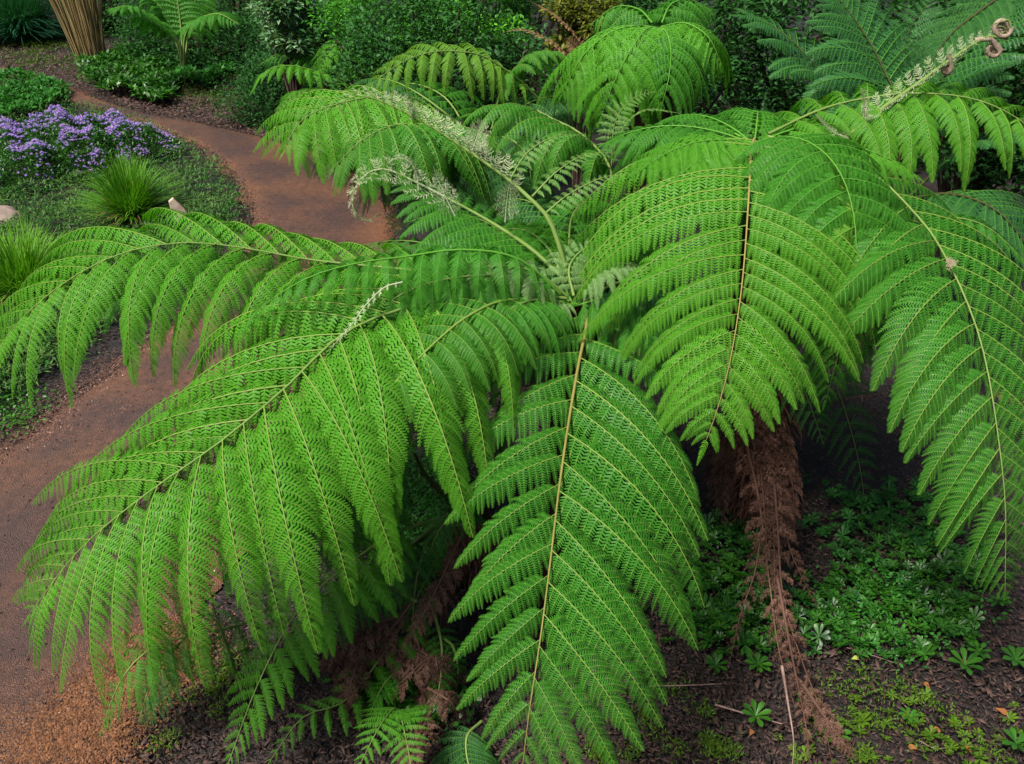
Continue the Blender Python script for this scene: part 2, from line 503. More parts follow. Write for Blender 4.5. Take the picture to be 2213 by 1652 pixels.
def frond(root, pts, L, n=20, t0=0.1, kind='A', mat='frond_green', rib='rib_green', stem='stipe_green', rr=0.011,
          ang=(8, 50), kb=1.3, kp=0.8, roll=0.0, peak=0.22, p=1.6, LS=(1.0, 1.0), curl=0, rise=0.12,
          label=None, jit=1.0, spts=None, sides=(1, -1), merge=False, t1=1.0, ang2=None, kb2=None):
    """rachis (the frond's own mesh) with its pinnae as children. pts: (x, y, forward distance)"""
    P, total = spline([W(*q) for q in pts] if spts is None else spts, 49)
    org = P[0].copy()
    base = np.array(root.location)
    T = unit(np.gradient(P, axis=0))
    N = np.zeros_like(P); nrm = np.array([0, 0, 1.0])
    if abs(T[0][2]) > 0.75:                      # steep start: let the upper face look against the bend of the rachis
        q = T[30] - T[0]; nrm = -q if np.linalg.norm(q) > 0.15 else np.array([0, -1.0, 0.6])
        nrm = nrm + np.array([0, 0, 0.4])
    for i in range(len(P)):
        nrm = unit(nrm - T[i] * np.dot(nrm, T[i])); N[i] = nrm
    if roll:
        S = np.cross(T, N); N = N * math.cos(R(roll)) + S * math.sin(R(roll))
    rad = np.linspace(rr, rr * 0.14, len(P))
    V, Q = tube(P[::2] - org, rad[::2], 6)
    me = mkmesh('frond', V, Q, mats=[stem], smooth=True)
    fo = link('frond', me, root, org - base)
    if label: fo['label'] = label
    rng = np.random.default_rng(int(abs(org.sum() * 9973 + L * 1000 + n)) % 100000)
    merged = MB()
    jobs = []
    for k in range(n):
        s0 = 1 - (1 - (k + 0.3) / n) ** 1.25
        for sd_ in sides:
            s = min(0.985, s0 + (0.35 / n if sd_ < 0 else 0) * (1 - 0.6 * s0))
            jobs.append((s, sd_))
    if t1 == 1.0: jobs.append((0.999, 0))
    for s, sd_ in jobs:
        t = t0 + (t1 - t0) * s
        f = t * (len(P) - 1); i = min(int(f), len(P) - 2); a = f - i
        p0 = P[i] * (1 - a) + P[i + 1] * a; tt = unit(T[i] * (1 - a) + T[i + 1] * a); nn = unit(N[i] * (1 - a) + N[i + 1] * a)
        side = np.cross(tt, nn)                  # to the right when looking along the rachis
        ln = L * float(prof(np.array(s), peak, p))
        if sd_ == 0:
            D = tt; yv = side; ln = max(L * 0.09, 0.02)
        else:
            ln *= LS[0] if sd_ > 0 else LS[1]
            aa = ang2 if (ang2 and sd_ > 0) else ang
            an = R(aa[0] + (aa[1] - aa[0]) * s ** 1.4 + rng.uniform(-6, 6) * jit)
            D = unit(math.cos(an) * sd_ * side + math.sin(an) * tt + nn * (rise + rng.uniform(-0.07, 0.07) * jit))
            yv = unit(tt - D * np.dot(tt, D))
        ln *= rng.uniform(0.88, 1.06) * (0.6 if rng.random() < 0.02 else 1)
        pm = 'frond_yellow' if (mat in ('frond_green', 'frond_bright', 'frond_deep') and rng.random() < 0.003) else mat
        zz = unit(nn - D * np.dot(nn, D) - yv * np.dot(nn, yv))
        g = np.array([-D[2], -yv[2], -zz[2]])
        gq = tuple(float(x) for x in np.round(g * 3.0) / 3.0)
        kbq = round((kb2 if (kb2 and sd_ > 0) else kb) * rng.uniform(0.85, 1.15) * (0.35 + 0.65 * ln / L) / 0.3) * 0.3
        if sd_ == 0: kbq = 0.3
        kd = kind
        if kind in 'ALM' and ln < 0.42 * L: kd = 'B'
        if kind in 'ALMBN' and ln < 0.2 * L: kd = 'C'
        if kind in 'ALMBN' and sd_ == 0: kd = 'S'
        me = pinna_mesh(kd, gq, round(kbq, 2), kp, curl, 0)
        sy = ln * rng.uniform(0.93, 1.07)
        if merge:
            jobs_m = (me, D * ln, yv * sy, zz * ln, p0 - org)
            nv = len(me.vertices); co = np.empty(nv * 3, np.float32); me.vertices.foreach_get('co', co); co = co.reshape(-1, 3)
            Vw = co[:, :1] * (D * ln) + co[:, 1:2] * (yv * sy) + co[:, 2:] * (zz * ln) + (p0 - org)
            nl = len(me.loops); lv = np.empty(nl, np.int32); me.loops.foreach_get('vertex_index', lv)
            mi = np.empty(len(me.polygons), np.int32); me.polygons.foreach_get('material_index', mi)
            merged.add(Vw, lv.reshape(-1, 4), mi)
        else:
            o = bpy.data.objects.new('pinna', me)
            COL.objects.link(o); o.parent = fo
            Mx = Matrix(((D[0] * ln, yv[0] * sy, zz[0] * ln, p0[0] - org[0]),
                         (D[1] * ln, yv[1] * sy, zz[1] * ln, p0[1] - org[1]),
                         (D[2] * ln, yv[2] * sy, zz[2] * ln, p0[2] - org[2]), (0, 0, 0, 1)))
            o.matrix_local = Mx
            o.material_slots[0].link = 'OBJECT'; o.material_slots[0].material = MATS[pm]
            o.material_slots[1].link = 'OBJECT'; o.material_slots[1].material = MATS[rib]
    if merge:
        me = merged.mesh('foliage', [mat, rib])
        link('foliage', me, fo)
    return fo


def thing(name, loc, label, cat, group=None):
    o = link(name, None, None, loc)
    o.empty_display_size = 0.2
    return tag(o, label, cat, group)


# ------------------------------------------------------------------ ground and path
def in_poly(x, y, poly):
    x = np.asarray(x); y = np.asarray(y); inside = np.zeros(x.shape, bool)
    j = len(poly) - 1
    for i in range(len(poly)):
        xi, yi = poly[i]; xj, yj = poly[j]
        c = ((yi > y) != (yj > y)) & (x < (xj - xi) * (y - yi) / (yj - yi + 1e-9) + xi)
        inside ^= c; j = i
    return inside


def G_arr(x, y):
    dx = (x - PW / 2) / FL; dy = -(y - PH / 2) / FL
    ry = math.cos(PITCH) + dy * math.sin(PITCH); rz = -math.sin(PITCH) + dy * math.cos(PITCH)
    k = -CAMZ / rz
    return np.stack([dx * k, ry * k, np.zeros_like(k)], -1)


def hnoise(x, y, s=1.0):
    return (np.sin(x * 1.7 * s + 1.3) * np.sin(y * 1.3 * s + 0.7) + 0.5 * np.sin(x * 3.9 * s + y * 2.1 * s) + 0.25 * np.sin(x * 9.1 * s - y * 7.3 * s + 2))


EDGE_R = [(250, 1800), (235, 1652), (262, 1500), (380, 1400), (470, 1300), (570, 1100), (670, 900), (770, 720), (850, 560),
          (850, 450), (790, 380), (690, 330), (600, 304), (500, 281), (420, 264), (330, 250), (240, 222), (150, 186), (60, 152), (-60, 136), (-300, 128)]
EDGE_L = [(-700, 1800), (-560, 1500), (-330, 1180), (-160, 1050), (0, 965), (100, 885), (230, 795), (310, 735), (410, 650), (500, 560),
          (535, 480), (515, 405), (455, 338), (395, 300), (320, 270), (210, 232), (100, 205), (-20, 180), (-150, 160), (-400, 148), (-600, 142)]


def make_ground():
    xs = np.concatenate((np.linspace(-150, -9, 10), np.linspace(-8.5, 8.5, 120), np.linspace(9, 150, 10)))
    ys = np.concatenate((np.linspace(-20, 1.4, 6), np.linspace(1.6, 22, 150), np.linspace(24, 250, 12)))
    X, Y = np.meshgrid(xs, ys, indexing='ij')
    Z = -0.035 + 0.018 * hnoise(X, Y, 2.2)
    V = np.stack([X, Y, Z], -1).reshape(-1, 3)
    i, j = np.meshgrid(np.arange(len(xs) - 1), np.arange(len(ys) - 1), indexing='ij'); a = i * len(ys) + j
    Q = np.stack([a, a + len(ys), a + len(ys) + 1, a + 1], -1).reshape(-1, 4)
    tag(link('ground', mkmesh('ground', V, Q, mats=['soil'], smooth=True)), 'dark damp garden soil under the ferns', kind='structure')


def make_path():
    A, _ = spline([G(*p) for p in EDGE_L], 130); B, _ = spline([G(*p) for p in EDGE_R], 130)
    m = 15; V, E = [], []
    for a, b in zip(A, B):
        q_ = a[1] * 2.3; w = 0.04 * np.array([math.sin(q_ * 2.1) + .6 * math.sin(q_ * 5.3 + 1), math.sin(q_ * 3.1 + 2)]) + RNG.normal(0, 0.008, 2)
        for k in range(m):
            t = k / (m - 1)
            p = a * (1 - t) + b * t
            if k in (0, m - 1): p[0] += w[0] * 1.5; p[1] += w[1] * 1.5
            p[2] = 0.012 * (1 - (2 * t - 1) ** 4) - 0.03 * (k in (0, m - 1)) + 0.002 * hnoise(p[0], p[1], 5)
            V.append(p)
            E.append(max(0.0, 1 - t / 0.2) * 0.5 + max(0.0, 1 - (1 - t) / 0.25) * 0.6)
    n = len(A); i, j = np.meshgrid(np.arange(n - 1), np.arange(m - 1), indexing='ij'); a = i * m + j
    Q = np.stack([a, a + 1, a + m + 1, a + m], -1).reshape(-1, 4)
    me = mkmesh('path', V, Q, mats=['path_gravel'], smooth=True)
    at = me.attributes.new('edge', 'FLOAT', 'POINT'); at.data.foreach_set('value', np.array(E, np.float32))
    tag(link('path', me), 'winding reddish brown gravel path', kind='structure')


def scatter_leaves(P, size, wr=0.35, up=0.5, fold=0.16, droop=0.0, aim=None):
    """one folded leaf of two quads per point: verts, quads"""
    n = len(P)
    size = np.broadcast_to(size, (n,))
    az = RNG.uniform(0, 2 * PI, n); el = RNG.normal(up, 0.35, n)
    D = np.stack([np.cos(az) * np.cos(el), np.sin(az) * np.cos(el), np.sin(el)], -1)
    if aim is not None: D = unit(D + aim)
    S = unit(np.cross(D, np.array([0, 0, 1.0])) + RNG.normal(0, 0.25, (n, 3))); S = unit(S - D * np.sum(S * D, -1, keepdims=True))
    U = np.cross(S, D); l = size[:, None]
    base = P; mid = P + D * l * 0.5 - U * l * 0.02; tip = P + D * l + np.array([0, 0, -1.0]) * l * droop
    Lp = mid + S * l * wr * 0.5 + U * l * fold * wr; Rp = mid - S * l * wr * 0.5 + U * l * fold * wr
    V = np.stack([base, Lp, tip, Rp], 1).reshape(-1, 3)
    Q = np.arange(n * 4).reshape(-1, 4)
    return V, Q


def px_scatter(poly, n, fuzz=0.02):
    """n ground points inside a measured outline"""
    xs = [p[0] for p in poly]; ys = [p[1] for p in poly]; out = []
    while sum(len(o) for o in out) < n:
        x = RNG.uniform(min(xs), max(xs), n * 2); y = RNG.uniform(min(ys), max(ys), n * 2)
        k = in_poly(x, y, poly)
        out.append(np.stack([x[k], y[k]], -1))
    q = np.concatenate(out)[:n]
    yy = np.clip(q[:, 1] - 0, 60, 2000)
    q = q + RNG.normal(0, 1, q.shape) * (yy * fuzz)[:, None] * np.array([1.0, 0.45])
    q[:, 1] = np.maximum(q[:, 1], 40)
    return G_arr(q[:, 0], q[:, 1]), q


def path_t(P):
    """True where ground points lie on the path (world test)"""
    poly = [tuple(G(*p)[:2]) for p in EDGE_L] + [tuple(G(*p)[:2]) for p in reversed(EDGE_R)]
    return in_poly(P[:, 0], P[:, 1], poly)


def chips(P, size, flat=0.5):
    n = len(P); size = np.broadcast_to(size, (n,))[:, None]
    az = RNG.uniform(0, 2 * PI, n)
    D = np.stack([np.cos(az), np.sin(az), RNG.normal(0, 0.25, n)], -1); S = np.stack([-np.sin(az), np.cos(az), RNG.normal(0, 0.25, n)], -1)
    U = np.array([0, 0, 1.0])
    a = P + D * size; b = P + S * size * flat; c = P - D * size; d = P - S * size * flat
    t = P + U * size * 0.45 + RNG.normal(0, 0.15, (n, 3)) * size
    V = np.stack([a, b, c, d, t], 1).reshape(-1, 3)
    o = np.arange(n)[:, None] * 5
    T = np.concatenate([o + [0, 1, 4], o + [1, 2, 4], o + [2, 3, 4], o + [3, 0, 4]], 0)
    return V, T


def loose_stones():
    # grit lying loose on the path, more of it and more orange along the near right-hand edge
    P, q = px_scatter([(-50, 1652), (-50, 940), (250, 760), (420, 640), (700, 640), (420, 1350), (240, 1652)], 24000)
    P = P[path_t(P)]; P[:, 2] = 0.008
    V, T = chips(P, RNG.uniform(0.0025, 0.0065, len(P)), 0.8)
    tag(link('gravel', mkmesh('gravel', V, T=T, mats=['grit'])), 'small loose grit over the near path', kind='stuff')
    P, q = px_scatter([(0, 960), (420, 640), (560, 480), (400, 320), (330, 258), (600, 310), (850, 480), (800, 700), (300, 960)], 12000)
    P = P[path_t(P)]; P[:, 2] = 0.008
    V, T = chips(P, RNG.uniform(0.004, 0.011, len(P)), 0.8)
    tag(link('gravel', mkmesh('gravel', V, T=T, mats=['grit'])), 'small loose grit over the far bend of the path', kind='stuff')
    P, q = px_scatter([(-40, 1652), (90, 1560), (180, 1470), (230, 1420), (420, 1330), (420, 1420), (330, 1500), (250, 1560), (240, 1652)], 22000, 0.035)
    P[:, 2] = 0.004 + RNG.uniform(0, 0.01, len(P))
    V, T = chips(P, RNG.uniform(0.003, 0.0085, len(P)), 0.8)
    tag(link('gravel', mkmesh('gravel', V, T=T, mats=['grit_orange'])), 'loose orange gravel along the near right edge of the path', kind='stuff')
    P, q = px_scatter([(-30, 935), (130, 830), (260, 760), (280, 800), (120, 900), (0, 985)], 4000)
    P[:, 2] = 0.002
    V, T = chips(P, RNG.uniform(0.005, 0.016, len(P)), 0.35)
    tag(link('leaf_litter', mkmesh('leaf_litter', V, T=T, mats=['litter'])), 'bark litter along the left edge of the path', kind='stuff')


def litter_bed():
    P, q = px_scatter([(0, 1640), (0, 960), (420, 640), (560, 480), (400, 320), (330, 258), (600, 310), (800, 480), (700, 700), (400, 1300), (240, 1652)], 900)
    P = P[path_t(P)]; P[:, 2] = 0.013
    V, T = chips(P, RNG.uniform(0.006, 0.018, len(P)), 0.35)
    tag(link('leaf_litter', mkmesh('leaf_litter', V, T=T, mats=['litter'])), 'scattered bits of bark lying on the path', kind='stuff')
    for nm, e, lb in (('left', EDGE_L, 'loose bark spilling over the left path edge'), ('right', EDGE_R, 'loose bark spilling over the right path edge')):
        A, _ = spline([G(*p) for p in e], 200); k = RNG.integers(30, 170, 7000)
        P = A[k] + RNG.normal(0, 1, (7000, 3)) * np.array([.09, .09, 0]); P[:, 2] = RNG.uniform(-.005, .012, 7000)
        V, T = chips(P, RNG.uniform(0.006, 0.024, len(P)), 0.35)
        tag(link('leaf_litter', mkmesh('leaf_litter', V, T=T, mats=['litter'])), lb, kind='stuff')
    P, q = px_scatter([(240, 1700), (260, 1500), (470, 1330), (700, 1000), (900, 850), (1200, 800), (1600, 850), (2260, 800), (2260, 1700)], 40000)
    P = P[~path_t(P)]; P[:, 2] = RNG.uniform(-0.02, 0.015, len(P))
    V, T = chips(P, RNG.uniform(0.004, 0.02, len(P)) * np.where(RNG.random(len(P)) < 0.1, 1.8, 1), 0.3)
    tag(link('leaf_litter', mkmesh('leaf_litter', V, T=T, mats=['litter'])), 'shredded bark and leaf litter under the ferns', kind='stuff')
    P, q = px_scatter([(-20, 70), (560, 120), (720, 330), (640, 320), (500, 290), (330, 250), (120, 170), (-20, 140)], 9000)
    P = P[~path_t(P)]; P[:, 2] = RNG.uniform(-0.02, 0.02, len(P))
    V, T = chips(P, RNG.uniform(0.02, 0.055, len(P)), 0.3)
    tag(link('leaf_litter', mkmesh('leaf_litter', V, T=T, mats=['litter'])), 'bark litter on the bed beyond the path', kind='stuff')


make_ground(); make_path(); loose_stones(); litter_bed()


# ------------------------------------------------------------------ plants other than the big ferns
def cover(name, label, poly, n, size, mat, h=0.12, wr=0.4, up=0.45, clump=0.0, kind='stuff', droop=0.1):
    P, q = px_scatter(poly, n, 0.03)
    if clump:
        c, _ = px_scatter(poly, max(6, int(n / clump)))
        k = RNG.integers(0, len(c), n); dist = np.linalg.norm(c[k], axis=1)
        P = c[k] + np.stack([RNG.normal(0, 0.035, n), RNG.normal(0, 0.035, n), np.zeros(n)], -1) * (dist / 3)[:, None]
    P = P[~path_t(P - np.array([0, 0, 0]))] if 'path' not in label else P
    hh = h * (0.75 + 0.35 * hnoise(P[:, 0], P[:, 1], 2.5))
    P[:, 2] = np.maximum(0.0, hh) * RNG.uniform(0.55, 1.0, len(P)) ** 0.5
    V, Q = scatter_leaves(P, size * RNG.uniform(0.6, 1.25, len(P)), wr, up, droop=droop)
    return tag(link(name, mkmesh(name, V, Q, mats=[mat])), label, kind=kind)


def rosette(P, nl, size, tilt=0.35, wr=0.38):
    """verts/quads of one rosette of obovate leaves (each leaf 2x2 quads)"""
    mb = MB()
    for k in range(nl):
        az = k / nl * 2 * PI + random.uniform(-0.2, 0.2); l = size * random.uniform(0.8, 1.1)
        D = np.array([math.cos(az), math.sin(az), tilt + random.uniform(-0.15, 0.15)]); S = np.array([-math.sin(az), math.cos(az), 0])
        U = np.array([0, 0, 1.0])
        st = [(0, .06, 0), (0.35, .5, 0.02), (0.7, 1.0, 0.0), (0.9, .7, -.05), (1.0, .12, -0.1)]
        V = []
        for t, w_, z in st:
            c = P + D * l * t + U * l * z
            V += [c + S * l * wr * 0.5 * w_ + U * l * .05 * w_, c, c - S * l * wr * 0.5 * w_ + U * l * .05 * w_]
        Q = [(i * 3 + j, i * 3 + j + 1, i * 3 + j + 4, i * 3 + j + 3) for i in range(4) for j in range(2)]
        mb.add(V, Q)
    return mb


def rosette_cover(label, poly, n, size, mat, h=0.1, nl=8):
    P, q = px_scatter(poly, n, 0.03); protos = [rosette(np.zeros(3), nl, 1.0, tilt=random.uniform(.2, .5)) for _ in range(6)]
    mb = MB()
    P[:, 2] = h * (0.5 + 0.5 * hnoise(P[:, 0], P[:, 1], 3)).clip(0.05, 2)
    for p in P:
        r = random.choice(protos); a = random.uniform(0, 2 * PI); s = size * random.uniform(0.35, 1.15)
        ca, sa = math.cos(a), math.sin(a)
        V = np.concatenate(r.V) @ np.array([[ca, sa, 0], [-sa, ca, 0], [0, 0, 1]]) * s
        tx, ty = random.gauss(0, .4), random.gauss(-.15, .4)
        V[:, 2] += V[:, 0] * tx + V[:, 1] * ty
        Q = np.concatenate([qq for qq in r.Q])
        mb.add(V + p, Q)
    tag(link('ground_cover', mb.mesh('ground_cover', [mat])), label, kind='stuff')


def single_rosette(x, y, size, label, mat='cover_green', nl=8):
    root = thing('rosette_plant', G(x, y) + np.array([0, 0, 0.0]), label, 'small plant', 'lone rosettes on the bare soil')
    st = MB(); V, Q = tube(np.array([[0, 0, -.03], [0.003, 0, .02], [0, 0, .045]]), [.004, .004, .003], 5); st.add(V, Q)
    link('stem', st.mesh('stem', ['stipe_green']), root)
    lf = None
    leaf = rosette(np.zeros(3), 1, size, tilt=0.3)
    a0 = 0
    me = leaf.mesh('leaf', [mat])
    for k in range(nl):
        o = link('leaf', me, root, (0, 0, 0.045)); o.rotation_euler = (random.uniform(-.12, .12), random.uniform(-.2, .1), k / nl * 2 * PI + random.uniform(-.15, .15))


def blades(base, n, hgt, spread, width, mat_i=0, lean=(0, 0), arch=1.0, rbase=0.08, segs=5):
    """tuft of arching ribbon blades"""
    mb = MB(); n = int(n)
    az = RNG.uniform(0, 2 * PI, n); sp = RNG.uniform(0.05, 1, n) ** 0.8 * spread * RNG.uniform(.7, 1.25, n); h = hgt * RNG.uniform(0.45, 1.15, n) * (1 - 0.35 * np.clip(sp / spread, 0, 1))
    rb = rbase * np.sqrt(RNG.uniform(0, 1, n))
    az2 = az + RNG.normal(0, 0.5, n)
    o = np.stack([np.cos(az) * rb, np.sin(az) * rb, np.zeros(n)], -1) + base
    d = np.stack([np.cos(az2), np.sin(az2), np.zeros(n)], -1)
    S = np.stack([-np.sin(az2), np.cos(az2), np.zeros(n)], -1)
    L_, R_ = [], []
    for k in range(segs + 1):
        t = k / segs
        x = sp * t ** 1.5; z = h * (t - arch * (sp / (spread + 1e-6)) * 0.5 * t ** 2.4)
        c = o + d * x[:, None] + np.array([lean[0], lean[1], 0]) * t ** 2; c[:, 2] += z
        w = width * (1 - t ** 2 * 0.9)
        L_.append(c + S * w / 2); R_.append(c - S * w / 2)
    V = np.stack([np.stack(L_, 1), np.stack(R_, 1)], 2).reshape(-1, 3)
    a = (np.arange(n) * (segs + 1) * 2)[:, None] + (np.arange(segs) * 2)[None]
    Q = np.stack([a, a + 1, a + 3, a + 2], -1).reshape(-1, 4)
    return V, Q


def shrub(label, c, rad, n, size, mat, wr=0.4, up=0.3, droop=0.2, name='shrub', hollow=0.35, clumps=30, group=None, cat='shrub', seed=0):
    """leafy bush: stems plus a crown of single leaves gathered in clumps"""
    c = np.asarray(c, float); base = np.array([c[0], c[1], 0.0])
    root = thing(name, base, label, cat, group)
    rad = np.asarray(rad, float)
    cc = unit(RNG.normal(0, 1, (clumps, 3))) * (RNG.uniform(hollow, 1, (clumps, 1)) ** 0.5)
    cc = cc * rad * 0.82 + (c - base)
    cc[:, 2] = np.maximum(cc[:, 2], 0.05)
    st = MB()
    for k in range(min(clumps, 22)):
        e = cc[k]; m1 = np.array([e[0] * 0.35, e[1] * 0.35, e[2] * 0.5])
        P, _ = spline([np.array([random.uniform(-.05, .05), random.uniform(-.05, .05), -0.05]), m1, e], 7)
        V, Q = tube(P, np.linspace(0.022, 0.006, 7) * (rad.max() / 0.8), 5); st.add(V, Q)
    link('stem', st.mesh('stem', ['branch_bark'], smooth=True), root)
    k = RNG.integers(0, clumps, n); sc = rad.mean() * 0.30
    off = unit(RNG.normal(0, 1, (n, 3))) * (RNG.uniform(0, 1, (n, 1)) ** 0.45) * sc * np.array([1.15, 1.15, 0.85])
    P = cc[k] + off; P[:, 2] = np.maximum(P[:, 2], 0.02)
    V, Q = scatter_leaves(P, size * RNG.uniform(0.6, 1.2, n), wr, up, droop=droop, aim=unit(off) * 0.6)
    link('foliage', mkmesh('foliage', V, Q, mats=[mat]), root)
    return root


# left beds
BED = [(-60, 250), (60, 225), (240, 240), (330, 285), (400, 320), (470, 370), (515, 430), (528, 480), (480, 520), (380, 600), (260, 690), (120, 790), (-60, 900)]
cover('ground_cover', 'low grey green ground cover filling the bed left of the path', BED, 30000, 0.062, 'cover_grey', h=0.16, wr=0.22, up=0.5)
cover('ground_cover', 'small dark leaves creeping through the left bed', BED, 15000, 0.05, 'shrub_green', h=0.14, wr=0.4)
cover('ground_cover', 'sparse creeping leaves on the soil at the left path edge', [(-40, 820), (60, 830), (90, 880), (60, 930), (-40, 960)], 900, 0.035, 'cover_green', h=0.05, wr=0.5)
cover('ground_cover', 'yellowish moss clumps near the far soil bed', [(330, 170), (560, 150), (660, 260), (640, 300), (500, 260), (400, 210)], 5000, 0.05, 'cover_moss', h=0.06, wr=0.3, clump=60)
cover('ground_cover', 'dry yellow tufts on the far left soil', [(-20, 90), (180, 90), (330, 150), (200, 180), (-20, 120)], 3000, 0.07, 'cover_moss', h=0.06, wr=0.3, clump=50)
cover('ground_cover', 'leafy bedding plants between the far path and the purple flowers', [(-30, 190), (60, 180), (150, 200), (120, 250), (-30, 270)], 5000, 0.10, 'shrub_green', h=0.25, wr=0.4)
cover('ground_cover', 'leafy bedding plants beyond the bend of the path', [(180, 160), (260, 120), (360, 140), (380, 200), (360, 235), (250, 215), (190, 190)], 9000, 0.11, 'cover_green', h=0.28, wr=0.38)
cover('ground_cover', 'low bushy plants at the foot of the small green stemmed fern', [(330, 145), (480, 130), (510, 165), (440, 195), (350, 190)], 5000, 0.10, 'shrub_green', h=0.22, wr=0.38)


def asters():
    c = G(140, 345); c[2] = 0
    root = thing('aster_clump', c, 'mounded clump of small purple daisies beside the far path', 'flowers')
    n = 26000
    a = RNG.uniform(0, 2 * PI, n); r = np.sqrt(RNG.uniform(0, 1, n))
    lob = 1 + 0.12 * np.sin(a * 3 + 1) + 0.08 * np.sin(a * 7)
    x = np.cos(a) * r * 1.28 * lob; y = np.sin(a) * r * 1.35 * lob
    z = 0.52 * np.sqrt(np.clip(1 - r ** 2.5, 0, 1)) * (0.85 + 0.18 * hnoise(x, y, 4))
    P = np.stack([x, y, np.maximum(0.03, z * RNG.uniform(0.5, 1, n) ** 0.35)], -1)
    V, Q = scatter_leaves(P, 0.06 * RNG.uniform(0.6, 1.2, n), 0.3, 0.5)
    link('foliage', mkmesh('foliage', V, Q, mats=['cover_green']), root)
    # flower heads: 8 petals and a heart each
    k = (hnoise(x * 1.6, y * 1.6, 3.0) + 0.35 * (y > 0) - 0.1 + RNG.normal(0, 0.6, n) > 0.35)
    F = np.stack([x, y, np.maximum(0.05, z + 0.03)], -1)[k][:3600]
    m = len(F); Nf = unit(np.stack([RNG.normal(0, .35, m), RNG.normal(-0.35, .35, m), np.ones(m)], -1))
    A = unit(np.cross(Nf, np.array([1.0, 0.2, 0]))); B = np.cross(Nf, A); R0 = RNG.uniform(0.013, 0.025, m)[:, None]
    Vs, Qs, n0 = [], [], 0
    for j in range(6):
        t = j / 6 * 2 * PI; dr = A * math.cos(t) + B * math.sin(t); sd_ = -A * math.sin(t) + B * math.cos(t)
        V = np.stack([F + dr * R0 * 0.15, F + dr * R0 * 0.6 + sd_ * R0 * 0.2, F + dr * R0, F + dr * R0 * 0.6 - sd_ * R0 * 0.2], 1).reshape(-1, 3)
        Vs.append(V); Qs.append(np.arange(m * 4).reshape(-1, 4) + n0); n0 += m * 4
    fl = link('flower_heads', mkmesh('flower_heads', np.concatenate(Vs), np.concatenate(Qs), mats=['petal']), root); fl['kind'] = 'stuff'
    cn = F + Nf * R0 * 0.12
    V = np.stack([cn + A * R0 * .25, cn + B * R0 * .25, cn - A * R0 * .25, cn - B * R0 * .25], 1).reshape(-1, 3)
    link('flower_hearts', mkmesh('flower_hearts', V, np.arange(m * 4).reshape(-1, 4), mats=['petal_heart']), root)['kind'] = 'stuff'


asters()


def grass(label, x, y, n, h, spread, width, mat, name='grass_clump', rbase=0.1, arch=1.0, dead=0):
    c = G(x, y)
    root = thing(name, c, label, 'grass clump')
    V, Q = blades(np.zeros(3), n, h, spread, width, arch=arch, rbase=rbase)
    link('blades', mkmesh('blades', V, Q, mats=[mat]), root)['kind'] = 'stuff'
    if dead:
        V, Q = blades(np.zeros(3), dead, h * 0.7, spread * 0.8, width * 1.5, arch=1.6, rbase=rbase)
        link('dry_blades', mkmesh('dry_blades', V, Q, mats=['dead_tan']), root)['kind'] = 'stuff'


grass('tall lime green grass tuft beside the wooden peg', 290, 478, 1000, 0.86, 0.60, 0.015, 'grass_lime', dead=50, rbase=0.14, arch=0.75)
grass('lime green grass tuft at the left edge of the photo below the stone', 55, 640, 1100, 0.78, 0.72, 0.013, 'grass_lime', dead=30, rbase=0.18, arch=0.75)
grass('dark blue green drooping grass clump at the top left corner', 50, 88, 2600, 1.7, 1.25, 0.022, 'grass_blue', rbase=0.35, arch=1.2)
grass('second dark drooping grass clump behind the first', -60, 78, 1600, 1.7, 1.2, 0.022, 'grass_blue', rbase=0.35, arch=1.2)


def culms():
    c = G(196, 122)
    root = thing('culm_clump', c, 'fan of bare tan upright canes at the top left', 'bamboo clump')
    for k in range(110):
        a = random.uniform(0, 2 * PI); r = 0.30 * math.sqrt(random.random())
        b = np.array([math.cos(a) * r, math.sin(a) * r * .8, -0.05]); h = random.uniform(1.6, 2.6)
        sx = b[0] * 1.55 + random.gauss(-.06, .08 if k < 92 else .35); t = np.array([b[0] + sx, b[1] * 1.8 + random.gauss(0, .1), h])
        m = (b + t) / 2 + np.array([-sx * .12, 0, 0])
        P, _ = spline([b, m, t], 6); V, Q = tube(P, np.linspace(0.013, 0.008, 6), 5)
        link('cane', mkmesh('cane', V, Q, mats=['culm_tan'], smooth=True), root)


culms()


def peg():
    c = G(416, 514)
    root = c
    w, d, h = 0.07, 0.035, 0.52
    prof_ = [(-w, 0), (w, 0), (w * .9, h * .72), (w * .1, h), (-w * .75, h * .96), (-w, h * .8)]
    V = [(x, -d, z) for x, z in prof_] + [(x, d, z) for x, z in prof_]
    n = 6
    me = bpy.data.meshes.new('wooden_peg')
    me.from_pydata([(a, b, z - 0.05) for a, b, z in V], [], [tuple(range(n)), tuple(range(2 * n - 1, n - 1, -1))] + [(i, i + n, (i + 1) % n + n, (i + 1) % n) for i in range(n)])
    me.materials.append(MATS['peg_wood'])
    o = tag(link('wooden_peg', me, None, c), 'short weathered wooden peg leaning in the left bed', 'stake')
    o.rotation_euler = (R(-6), R(-14), R(25))
    bv = o.modifiers.new('bevel', 'BEVEL'); bv.width = 0.005; bv.segments = 2


peg()


def stone(x, y, s, label):
    import bmesh
    bm = bmesh.new(); bmesh.ops.create_icosphere(bm, subdivisions=3, radius=1.0)
    for v in bm.verts:
        c = v.co; k = 1 + 0.12 * math.sin(c.x * 4 + x) + 0.09 * math.sin(c.y * 6 + c.z * 3)
        v.co = Vector((c.x * s[0] * k, c.y * s[1] * k, max(-0.3, c.z) * s[2] * k))
    me = bpy.data.meshes.new('stone'); bm.to_mesh(me); bm.free(); me.materials.append(MATS['rock'])
    for p in me.polygons: p.use_smooth = True
    tag(link('stone', me, None, G(x, y)), label, 'stone')


stone(8, 478, (0.30, 0.18, 0.17), 'flat pinkish stone edging at the left edge above the grass')

# background shrubs
def S_at(x, y, Y): return W(x, y, Y)


